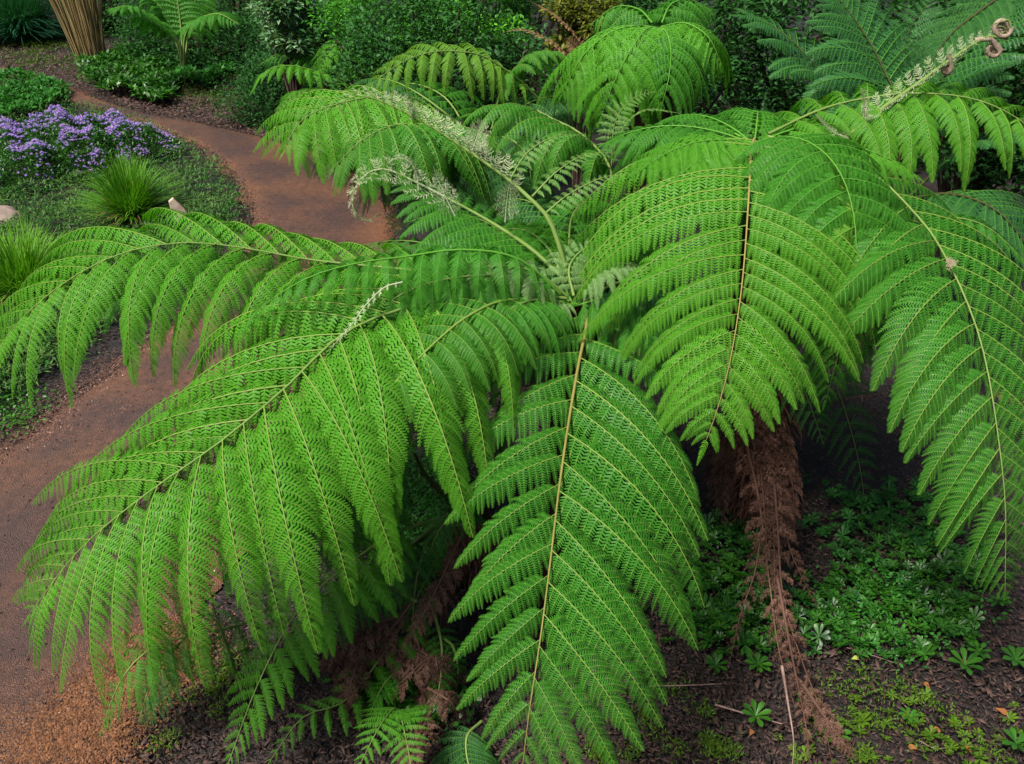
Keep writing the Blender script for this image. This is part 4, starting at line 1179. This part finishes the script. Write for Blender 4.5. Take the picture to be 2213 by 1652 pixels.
def crozier(root, x, y, Y, r, turns, label, start=None):
    P = []
    if start is not None: P += [W(*q) for q in start]
    for k in range(int(turns * 14)):
        a = k / 14 * 2 * PI; rr = r * (1 - k / (turns * 14)) ** 0.8 + r * .06
        P.append(W(x + math.cos(a) * rr, y + math.sin(a) * rr, Y + 0.01 * k / 14))
    P = np.array(P); loc = np.array(root.location)
    V, Q = tube(P - loc, np.linspace(0.013, 0.008, len(P)), 8)
    o = link('crozier', mkmesh('crozier', V, Q, mats=['woolly_brown'], smooth=True), root)
    o['label'] = label
    mb = MB()
    for k in range(8, len(P) - 4, 2):
        c = P[k]; d = unit(P[-1] - c); s = 0.03
        V, Q = tube(np.array([c, c + d * s * .6, c + d * s + [0, 0, .008]]) - loc, [.006, .006, .004], 5); mb.add(V, Q)
    b = link('buds', mb.mesh('buds', ['woolly'], smooth=True), o)
    n = 60 * len(P) // 6
    k = RNG.integers(1, len(P) - 1, n); d = unit(RNG.normal(0, 1, (n, 3))); tt = unit(P[k + 1] - P[k - 1]); d = unit(d - tt * np.sum(d * tt, -1, keepdims=True) * .7)
    a = P[k] + d * .006 - loc + (P[k + 1] - P[k]) * RNG.uniform(0, 1, (n, 1)); e = a + d * RNG.uniform(.008, .022, (n, 1)); w = np.cross(d, tt) * .0022
    link('hairs', mkmesh('hairs', np.stack([a - w, a + w, e + w * .3, e - w * .3], 1).reshape(-1, 3), np.arange(n * 4).reshape(-1, 4), mats=['woolly_brown']), o)['kind'] = 'stuff'


crozier(FB, 2166, 60, 4.36, 20, 2.0, 'tightly coiled brown fiddlehead at the tip of the unfurling stem')
crozier(FB, 2146, 108, 4.36, 15, 1.6, 'smaller brown coil below the fiddlehead', start=[(2105, 88, 4.36), (2140, 84, 4.36)])
crozier(FB, 2045, 150, 4.33, 9, 1.4, 'small curl under the unfurling stem', start=[(2050, 120, 4.33), (2056, 138, 4.33)])

# dead brown fronds hanging from B
def Hh(pts):
    """(x, y, height above ground) -> (x, y, forward distance)"""
    out = []
    for x, y, z in pts:
        g = G(x, y, z); out.append((x, y, g[1]))
    return out


DF = [([(1600, 850, 1.35), (1612, 950, 1.05), (1640, 1080, .68), (1662, 1250, .36), (1682, 1400, .2), (1715, 1520, .13)], 0.16, 'longest dead frond hanging in front of the trunk'),
      ([(1640, 870, 1.3), (1668, 1000, .9), (1680, 1130, .6), (1692, 1290, .32), (1730, 1420, .16), (1775, 1540, .12), (1800, 1660, .1)], 0.15, 'dead frond trailing to the bottom edge'),
      ([(1620, 900, 1.2), (1645, 1080, .65), (1635, 1220, .38), (1600, 1330, .22), (1575, 1440, .1)], 0.14, 'dead frond splayed to the left on the rosettes'),
      ([(1590, 880, 1.2), (1572, 960, .9), (1562, 1050, .5), (1567, 1140, .2)], 0.15, None),
      ([(1650, 900, 1.2), (1690, 1100, .62), (1712, 1200, .4), (1765, 1310, .15)], 0.13, None),
      ([(1660, 880, 1.2), (1700, 980, .8), (1715, 1080, .5), (1705, 1180, .25)], 0.14, None),
      ([(1560, 900, 1.0), (1545, 1000, .6), (1550, 1100, .2)], 0.16, None),
      ([(1680, 1250, .4), (1712, 1420, .18), (1740, 1560, .12), (1752, 1660, .08)], 0.11, None),
      ([(1735, 1480, .16), (1790, 1560, .12), (1850, 1640, .05)], 0.12, None),
      ([(1620, 880, 1.25), (1640, 980, .95), (1652, 1100, .65), (1660, 1240, .4)], 0.13, None),
      ([(1630, 900, 1.2), (1655, 1000, .9), (1670, 1120, .6), (1676, 1300, .3)], 0.13, None)]
DF = [(Hh(q), l_, lb) for q, l_, lb in DF]
for q, L_, lb in DF:
    frond(FB, q, L_ * .85, n=20, t0=0.02, kind='D', mat='dead_brown', rib='dead_brown', stem='twig_bark' if False else 'dead_brown', rr=0.010, kb=1.8, kp=1.5, ang=(25, 50), p=3, peak=.1, jit=4, label=lb)
frond(FB, Hh([(1690, 1440, .25), (1703, 1520, .22), (1715, 1600, .15), (1712, 1660, .1)]), 0.02, n=5, kind='D', mat='dead_brown', rib='dead_brown', stem='twig_bark', rr=0.008, label='bare pale brown stem pointing down')
# yellowed scorched pinnae
frond(FB, [(2130, 830, 2.86), (2160, 850, 2.84), (2195, 865, 2.82), (2230, 870, 2.8)], 0.05, n=14, kind='D', mat='dead_tan', rib='dead_tan', stem='dead_tan', rr=0.004, kb=.6, kp=.5, label='scorched yellow pinna on the right edge')
frond(FB, [(2045, 575, 3.25), (2055, 568, 3.24), (2065, 566, 3.24)], 0.04, n=8, kind='D', mat='woolly_brown', rib='woolly_brown', stem='woolly_brown', rr=0.004, kb=.6, kp=.5, label='pinkish brown bud at the bend of the right frond')

# D: low fern under the central one, with thick dark stems; lower fronds
bD = G(1010, 1230); cD = W(1010, 1090, 3.55)
FD = thing('tree_fern', bD, 'low fern in the shade under the central one with bent dark stems', 'tree fern')
fern_trunk(FD, bD, cD + [0, 0, -.03], 0.12, 0.10, 500)
for q in ([(1010, 1090, 3.5), (950, 1010, 3.4), (900, 930, 3.35), (880, 860, 3.35)], [(1000, 1100, 3.45), (930, 1040, 3.4), (895, 980, 3.35), (860, 900, 3.3)]):
    frond(FD, q, 0.10, n=6, t0=0.75, kind='C', mat='frond_deep', stem='stipe_dark', rr=0.018)
LOW = [([(530, 1510, float(G(530, 1510, .12)[1])), (495, 1410, float(G(495, 1410, .5)[1])), (465, 1325, float(G(465, 1325, .85)[1])), (450, 1250, float(G(450, 1250, 1.1)[1]))], .12, 4, 'C', 'frond_deep', 'thick dark bent stem rising under the big left frond'),
       ([(860, 980, 3.5), (790, 1010, 3.3), (740, 1100, 3.15), (730, 1230, 3.1)], .36, 17, 'B', 'frond_green', None),
       ([(880, 1010, 3.5), (830, 1040, 3.35), (810, 1110, 3.25), (830, 1220, 3.2)], .30, 16, 'B', 'frond_green', None),
       ([(960, 1120, 3.3), (860, 1200, 3.05), (760, 1290, 2.9), (700, 1420, 2.7)], .26, 16, 'B', 'frond_deep', None),
       ([(900, 1430, 2.85), (870, 1440, 2.8), (830, 1480, 2.7), (800, 1540, 2.6)], .14, 12, 'S', 'frond_green', None),
       ([(940, 1330, 3.0), (955, 1400, 2.85), (950, 1480, 2.7), (935, 1540, 2.62)], .14, 14, 'S', 'frond_deep', None),
       ([(430, 1350, 2.8), (380, 1400, 2.65), (330, 1470, 2.55), (300, 1560, 2.5)], .22, 14, 'B', 'frond_deep', None),
       ([(990, 1110, 3.4), (860, 1150, 3.1), (740, 1230, 2.85), (640, 1325, 2.65), (557, 1480, 2.4), (490, 1660, 2.2)], 0.36, 20, 'A', 'frond_bright', 'frond reaching down to the bottom edge left of centre'),
       ([(980, 1130, 3.35), (880, 1330, 3.0), (757, 1505, 2.65), (655, 1550, 2.5), (580, 1650, 2.35)], 0.24, 16, 'C', 'frond_bright', None),
       ([(1020, 1130, 3.4), (940, 1150, 3.25), (905, 1230, 3.1), (893, 1320, 2.98), (888, 1435, 2.9)], 0.16, 22, 'S', 'frond_deep', 'shaded ladder like frond hanging by the front frond'),
       ([(1040, 1120, 3.4), (1010, 1100, 3.2), (960, 1130, 3.1), (925, 1200, 3.05)], 0.20, 14, 'B', 'frond_deep', None),
       ([(700, 1180, 3.2), (560, 1330, 2.9), (430, 1370, 2.72), (330, 1400, 2.6), (262, 1470, 2.52), (215, 1590, 2.5)], 0.30, 18, 'B', 'frond_green', 'shaded frond tip below the big left frond'),
       ([(900, 960, 3.5), (830, 1000, 3.35), (800, 1080, 3.25), (800, 1200, 3.2)], 0.34, 15, 'B', 'frond_deep', None),
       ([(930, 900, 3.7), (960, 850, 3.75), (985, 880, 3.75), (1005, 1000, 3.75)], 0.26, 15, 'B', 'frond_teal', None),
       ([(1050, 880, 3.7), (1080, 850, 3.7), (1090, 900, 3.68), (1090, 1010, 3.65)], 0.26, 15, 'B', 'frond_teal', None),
       ([(900, 1300, 2.95), (790, 1250, 2.9), (700, 1280, 2.8), (640, 1330, 2.7)], 0.20, 15, 'B', 'frond_green', None),
       ([(1040, 1560, 2.6), (1010, 1590, 2.5), (1010, 1640, 2.4), (1030, 1700, 2.3)], 0.22, 14, 'B', 'frond_deep', None),
       ([(960, 1380, 2.9), (980, 1400, 2.85), (990, 1450, 2.8), (985, 1500, 2.78)], 0.10, 10, 'S', 'frond_deep', None)]
for q, L_, n_, kd, mt, lb in LOW:
    frond(FD, q, L_, n=n_, t0=0.22 if kd != 'S' else 0.12, kind=kd, mat=mt, rr=0.009, kb=1.6, kp=0.8, p=2.0, label=lb)
DL = [([(1010, 1130, 3.3), (930, 1300, 2.95), (870, 1400, 2.8)], .12), ([(990, 1150, 3.3), (960, 1290, 3.1), (945, 1430, 3.0)], .10), ([(985, 1120, 3.4), (800, 1250, 3.0), (760, 1360, 2.9)], .12),
      ([(900, 1290, 3.0), (800, 1420, 2.85), (740, 1500, 2.75)], .14), ([(860, 1330, 2.95), (740, 1380, 2.85), (690, 1450, 2.8)], .14), ([(820, 1320, 3.0), (840, 1420, 2.9), (900, 1520, 2.75)], .13),
      ([(700, 1400, 2.9), (760, 1470, 2.8), (800, 1600, 2.6)], .14), ([(900, 1380, 2.9), (930, 1480, 2.75), (960, 1600, 2.6)], .13)]
for k in range(10):
    x, y = random.uniform(680, 960), random.uniform(1290, 1600); a = random.uniform(0.3, 2.4); l = random.uniform(90, 190)
    q = [(x, y, .22), (x + math.cos(a) * l * .5, y + math.sin(a) * l * .5, .26), (x + math.cos(a) * l, y + math.sin(a) * l, .1)]
    DL.append(([(u, v, float(G(u, v, z)[1])) for u, v, z in q], random.uniform(.1, .16)))
for k, (q, L_) in enumerate(DL):
    frond(FD, q, L_, n=20, t0=0.1, kind='D', mat='dead_brown', rib='dead_brown', stem='dead_brown', rr=0.008, kb=1.8, kp=1.5, ang=(25, 50), p=3, jit=4, label='dead brown frond collapsed on the litter' if k == 0 else None)
# sapling fern at the bottom
bS = G(870, 1560); FS = thing('small_fern', bS, 'small low fern with two bright fronds at the bottom edge', 'fern')
frond(FS, [(885, 1540, 2.62), (850, 1535, 2.5), (815, 1580, 2.32), (770, 1670, 2.15)], 0.19, n=13, t0=0.08, kind='C', mat='frond_bright', rr=0.006, kb=1.2, kp=.6)
frond(FS, [(880, 1540, 2.62), (868, 1545, 2.48), (880, 1610, 2.28), (895, 1690, 2.12)], 0.19, n=13, t0=0.08, kind='C', mat='frond_bright', rr=0.006, kb=1.2, kp=.6)

# fallen bare branch, lower centre
tag(link('branch', mkmesh('branch', *tube(spline([W(960, 1130, 3.55), W(880, 1190, 3.4), (W(810, 1260, 3.3)), W(770, 1330, 3.2)], 16)[0], np.linspace(0.016, 0.006, 16), 7, jit=.1), mats=['branch_bark'], smooth=True)),
    'bare brown branch slanting in the shade beside the front frond', 'branch')

# E: fern beyond, centre left
cE = W(1045, 290, 6.0); bE = np.array([cE[0], cE[1] + .05, 0])
FE = thing('tree_fern', bE, 'tree fern behind the central one with dark red trunk and fronds toward the path', 'tree fern')
fern_trunk(FE, bE, cE + [0, 0, -.08], 0.17, 0.15, 1500, flen=.14)
EF = [([(1010, 300, 5.95), (880, 318, 5.5), (800, 345, 5.3), (745, 400, 5.2)], .62, 16, 'frond_green', None),
      ([(1040, 300, 5.95), (940, 242, 5.8), (820, 212, 5.6), (720, 228, 5.35), (650, 262, 5.2), (615, 320, 5.1)], 1.0, 22, 'frond_bright', 'frond hanging over the path edge'),
      ([(1040, 300, 5.9), (960, 275, 5.5), (860, 270, 5.2), (780, 305, 5.0), (715, 370, 4.9)], .9, 20, 'frond_green', None),
      ([(1180, 230, 6.3), (1124, 175, 6.3), (1054, 127, 6.2), (1003, 113, 6.1), (934, 113, 6.0), (865, 137, 5.9), (785, 198, 5.85)], .42, 18, 'frond_yellow', 'yellowing frond with row of narrow hanging pinnae'),
      ([(1060, 290, 6.1), (1090, 180, 6.3), (1150, 120, 6.4), (1210, 120, 6.4), (1260, 170, 6.4)], .42, 15, 'frond_green', None),
      ([(1330, 430, 4.6), (1312, 350, 4.7), (1254, 289, 4.8), (1192, 256, 4.9), (1150, 236, 4.95), (1085, 228, 5.0), (1003, 252, 5.0)], .58, 18, 'frond_green', 'arched frond with pinnae drooping to the left'),
      ([(1060, 300, 5.9), (1100, 300, 5.6), (1140, 340, 5.4), (1150, 420, 5.3)], .45, 15, 'frond_deep', None),
      ([(1020, 310, 5.9), (960, 340, 5.6), (930, 400, 5.5), (920, 480, 5.4)], .45, 15, 'frond_deep', None),
      ([(1020, 290, 6.1), (900, 200, 6.6), (820, 170, 7.0), (750, 190, 7.3)], .45, 15, 'frond_deep', None)]
for q, L_, n_, mt, lb in EF:
    frond(FE, q, L_, n=n_ - 3, t0=0.1, kind='B', mat=mt, rib='rib_yellow' if mt != 'frond_deep' else 'rib_green', rr=0.009, kb=2.3, kp=1.0, p=2.6, ang=(12, 44), label=lb, jit=1.4)
for q, L_, mt in (([(1060, 280, 6.1), (1150, 220, 6.3), (1230, 210, 6.4), (1290, 250, 6.4)], .5, 'frond_deep'), ([(1030, 320, 5.8), (960, 380, 5.3), (900, 440, 5.1), (860, 500, 5.0)], .5, 'frond_deep'),
                  ([(1060, 320, 5.7), (1100, 380, 5.3), (1130, 440, 5.1), (1150, 520, 5.0)], .5, 'frond_deep'), ([(1020, 300, 6.2), (960, 210, 6.6), (880, 180, 6.9), (800, 200, 7.1)], .45, 'frond_green'),
                  ([(1000, 310, 5.9), (900, 330, 5.7), (820, 380, 5.6), (770, 440, 5.6)], .45, 'frond_deep')):
    frond(FE, q, L_, n=14, t0=0.12, kind='B', mat=mt, rr=0.009, kb=2.0, kp=1.0, p=2.2)
# pale pair of young fronds
bY = W(1322, 345, 4.9).copy(); bY[2] = 0; FY = thing('small_fern', bY, 'pair of pale upright young fronds before the domed fern', 'fern')
for q in ([(1318, 480, 4.9), (1322, 340, 4.9), (1330, 262, 4.95), (1365, 215, 5.0), (1410, 199, 5.0)], [(1320, 480, 4.88), (1324, 340, 4.88), (1358, 264, 4.85), (1402, 237, 4.82), (1468, 245, 4.8)]):
    frond(FY, q, 0.115, n=17, t0=0.42, kind='S', mat='frond_pale', rib='rib_yellow', stem='stipe_green', rr=0.006, kb=.5, kp=.5, ang=(8, 35), p=1.8, peak=.3)

# F: domed fern at the top
cF = W(1420, 62, 6.4); bF = np.array([cF[0], cF[1], 0])
FF = thing('tree_fern', bF, 'domed tree fern at the top with long pinnae hanging like a curtain', 'tree fern')
fern_trunk(FF, bF, cF + [0, 0, -.08], 0.17, 0.15, 500)
FFR = [([(1420, 60, 6.4), (1380, 56, 6.15), (1320, 70, 5.95), (1260, 120, 5.8), (1215, 200, 5.75)], .82, 20, 'frond_bright'),
       ([(1420, 62, 6.35), (1395, 65, 6.0), (1365, 105, 5.7), (1330, 170, 5.5), (1300, 250, 5.45)], .62, 18, 'frond_bright'),
       ([(1425, 62, 6.35), (1440, 70, 6.0), (1450, 110, 5.7), (1445, 170, 5.5), (1430, 230, 5.45)], .55, 17, 'frond_green'),
       ([(1430, 58, 6.4), (1480, 50, 6.2), (1530, 80, 6.05), (1560, 140, 6.0)], .62, 17, 'frond_bright'),
       ([(1430, 50, 6.5), (1450, 10, 6.6), (1490, 0, 6.7), (1540, 20, 6.8)], .45, 15, 'frond_green'),
       ([(1410, 50, 6.5), (1380, 20, 6.7), (1330, 15, 6.8), (1280, 50, 6.8)], .45, 15, 'frond_green')]
for q, L_, n_, mt in FFR:
    frond(FF, q, L_ * 1.1, n=n_ - 4, t0=0.02, kind='N', mat=mt, rib='rib_green', stem='rib_green', rr=0.008, kb=3.0, kp=1.0, p=2.4, ang=(14, 46), peak=.12, rise=-.1, jit=1.6)

# G: blue green ferns at the top right
bG = np.array([W(1930, 380, 6.0)[0], 6.2, 0]); FG = thing('tree_fern', bG, 'dark blue green fern at the top right with spreading upright fronds', 'tree fern')
fern_trunk(FG, bG, np.array([bG[0], bG[1], 1.0]), 0.15, 0.13, 300)
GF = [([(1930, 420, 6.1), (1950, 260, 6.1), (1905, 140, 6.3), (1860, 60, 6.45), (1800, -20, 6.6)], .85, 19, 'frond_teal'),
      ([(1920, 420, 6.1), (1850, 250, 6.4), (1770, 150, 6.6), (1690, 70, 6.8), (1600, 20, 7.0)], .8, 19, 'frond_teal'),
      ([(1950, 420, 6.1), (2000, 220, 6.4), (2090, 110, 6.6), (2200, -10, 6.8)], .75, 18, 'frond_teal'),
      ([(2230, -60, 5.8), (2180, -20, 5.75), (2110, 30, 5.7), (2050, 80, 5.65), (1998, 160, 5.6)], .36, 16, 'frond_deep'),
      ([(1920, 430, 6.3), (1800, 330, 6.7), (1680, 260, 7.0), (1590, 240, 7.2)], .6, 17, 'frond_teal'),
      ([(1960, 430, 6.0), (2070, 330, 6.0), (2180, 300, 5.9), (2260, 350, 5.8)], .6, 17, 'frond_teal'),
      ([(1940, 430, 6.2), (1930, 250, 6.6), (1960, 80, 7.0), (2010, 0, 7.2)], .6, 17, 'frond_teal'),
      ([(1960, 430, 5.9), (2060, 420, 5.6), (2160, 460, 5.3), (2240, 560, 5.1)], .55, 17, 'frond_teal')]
for q, L_, n_, mt in GF:
    frond(FG, q, L_, n=n_, t0=0.22, kind='B', mat=mt, rib='rib_green', stem='stipe_dark', rr=0.014, kb=0.9, kp=.5, p=2.0, ang=(20, 45), peak=.15)

# H: small bright fronds left of E, beyond
bH = np.array([W(760, 200, 11.5)[0], 11.5, 0]); FH = thing('tree_fern', bH, 'bright green fern beyond the soil bed with small arching fronds', 'tree fern')
fern_trunk(FH, bH, np.array([bH[0], bH[1], 1.0]), 0.16, 0.14, 200)
for q, L_, mt in (([(780, 200, 11.5), (700, 160, 11.2), (620, 142, 11.0), (568, 160, 10.9), (540, 205, 10.8)], .50, 'frond_bright'), ([(780, 205, 11.4), (710, 195, 11.0), (640, 202, 10.7), (598, 240, 10.5)], .48, 'frond_bright'),
              ([(780, 200, 11.6), (770, 110, 11.8), (740, 88, 11.7), (705, 115, 11.5), (690, 160, 11.4)], .5, 'frond_bright'), ([(775, 200, 11.8), (700, 115, 12.2), (640, 98, 12.3), (595, 118, 12.3)], .5, 'frond_bright'),
              ([(790, 200, 11.7), (800, 120, 12), (850, 90, 12.0), (910, 110, 12.0)], .6, 'frond_deep'), ([(785, 205, 11.3), (760, 225, 10.5), (720, 280, 10.2)], .45, 'frond_green'), ([(790, 205, 11.4), (840, 190, 11), (880, 210, 10.9), (900, 260, 10.8)], .5, 'frond_deep'),
              ([(780, 200, 11.5), (690, 130, 11.9), (620, 110, 12.0), (560, 140, 12.0)], .45, 'frond_green')):
    frond(FH, q, L_, n=15, t0=0.16, kind='C', mat=mt, rr=0.010, kb=1.8, kp=.9, p=2.4)
# I: dark fern hanging from the top, left of the green bush
bI = np.array([W(690, 40, 13)[0], 13.2, 0]); FI = thing('tree_fern', bI, 'blue green fern with feathery fronds hanging at the top beside the pale shrub', 'tree fern')
fern_trunk(FI, bI, np.array([bI[0], bI[1], 2.0]), 0.15, 0.14, 200)
for q in ([(700, -20, 13), (660, -25, 12.8), (630, 30, 12.6), (640, 110, 12.5)], [(705, -20, 13), (690, -10, 12.7), (690, 50, 12.5), (700, 120, 12.4)], [(710, -20, 13), (740, -20, 12.8), (760, 30, 12.6), (765, 90, 12.5)], [(700, -20, 13), (640, -40, 12.9), (600, 10, 12.8), (590, 70, 12.8)]):
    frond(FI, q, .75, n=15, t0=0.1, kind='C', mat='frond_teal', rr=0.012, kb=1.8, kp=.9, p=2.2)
# J: small far fern with green stems
bJ = G(395, 142); FJ = thing('tree_fern', bJ, 'small far fern with green stems rising from the bed beyond the path', 'tree fern')
for q, L_ in (([(393, 142, 15.2), (385, 90, 15.2), (330, 45, 15.0), (285, 15, 14.8), (235, 20, 14.6)], .75), ([(396, 142, 15.2), (392, 70, 15.3), (385, 10, 15.4), (375, -50, 15.5)], .6), ([(398, 142, 15.2), (400, 80, 15.2), (425, 45, 15.0), (470, 30, 14.8), (515, 52, 14.6)], .6),
              ([(398, 142, 15.3), (408, 70, 15.4), (420, 10, 15.5), (440, -50, 15.6)], .6), ([(394, 142, 15.3), (380, 90, 15.4), (350, 20, 15.5), (300, -30, 15.6)], .6)):
    frond(FJ, q, L_, n=15, t0=0.35, kind='C', mat='frond_green', rr=0.022, kb=1.6, kp=.9, p=2.2, merge=False)
# brown skirted fern trunk behind J
bK = G(448, 120); FK = thing('fern_stump', bK, 'dark shaggy fern trunk behind the small far fern', 'tree trunk')
fern_trunk(FK, bK, bK + np.array([0, 0, .9]), 0.32, 0.22, 1400, flen=.45)
# dry conifer like shoot at the top centre
bL = np.array([W(1260, 120, 7.9)[0], 7.9, 0]); FL_ = thing('dry_frond', bL, 'dry brown frond standing above the yellow shrub', 'fern')
for q in ([(1270, 160, 7.9), (1245, 80, 7.9), (1200, 35, 7.9), (1150, 5, 7.9)], [(1275, 160, 7.9), (1250, 110, 7.9), (1225, 85, 7.9)], [(1275, 160, 7.9), (1190, 90, 7.9), (1130, 65, 7.9), (1090, 70, 7.9)]):
    frond(FL_, q, 0.16, n=18, t0=0.2, kind='S', mat='dead_tan', rib='dead_tan', stem='dead_brown', rr=0.008, kb=.6, kp=.5, p=1.6)

print('pinna meshes', len(CACHE), 'tris', sum(sum(len(p.vertices) - 2 for p in m.polygons) for m in list(CACHE.values())[:5]), 'objects', len(bpy.data.objects))
print('total tris', sum(len(m.loops) - 2 * len(m.polygons) for m in bpy.data.meshes))
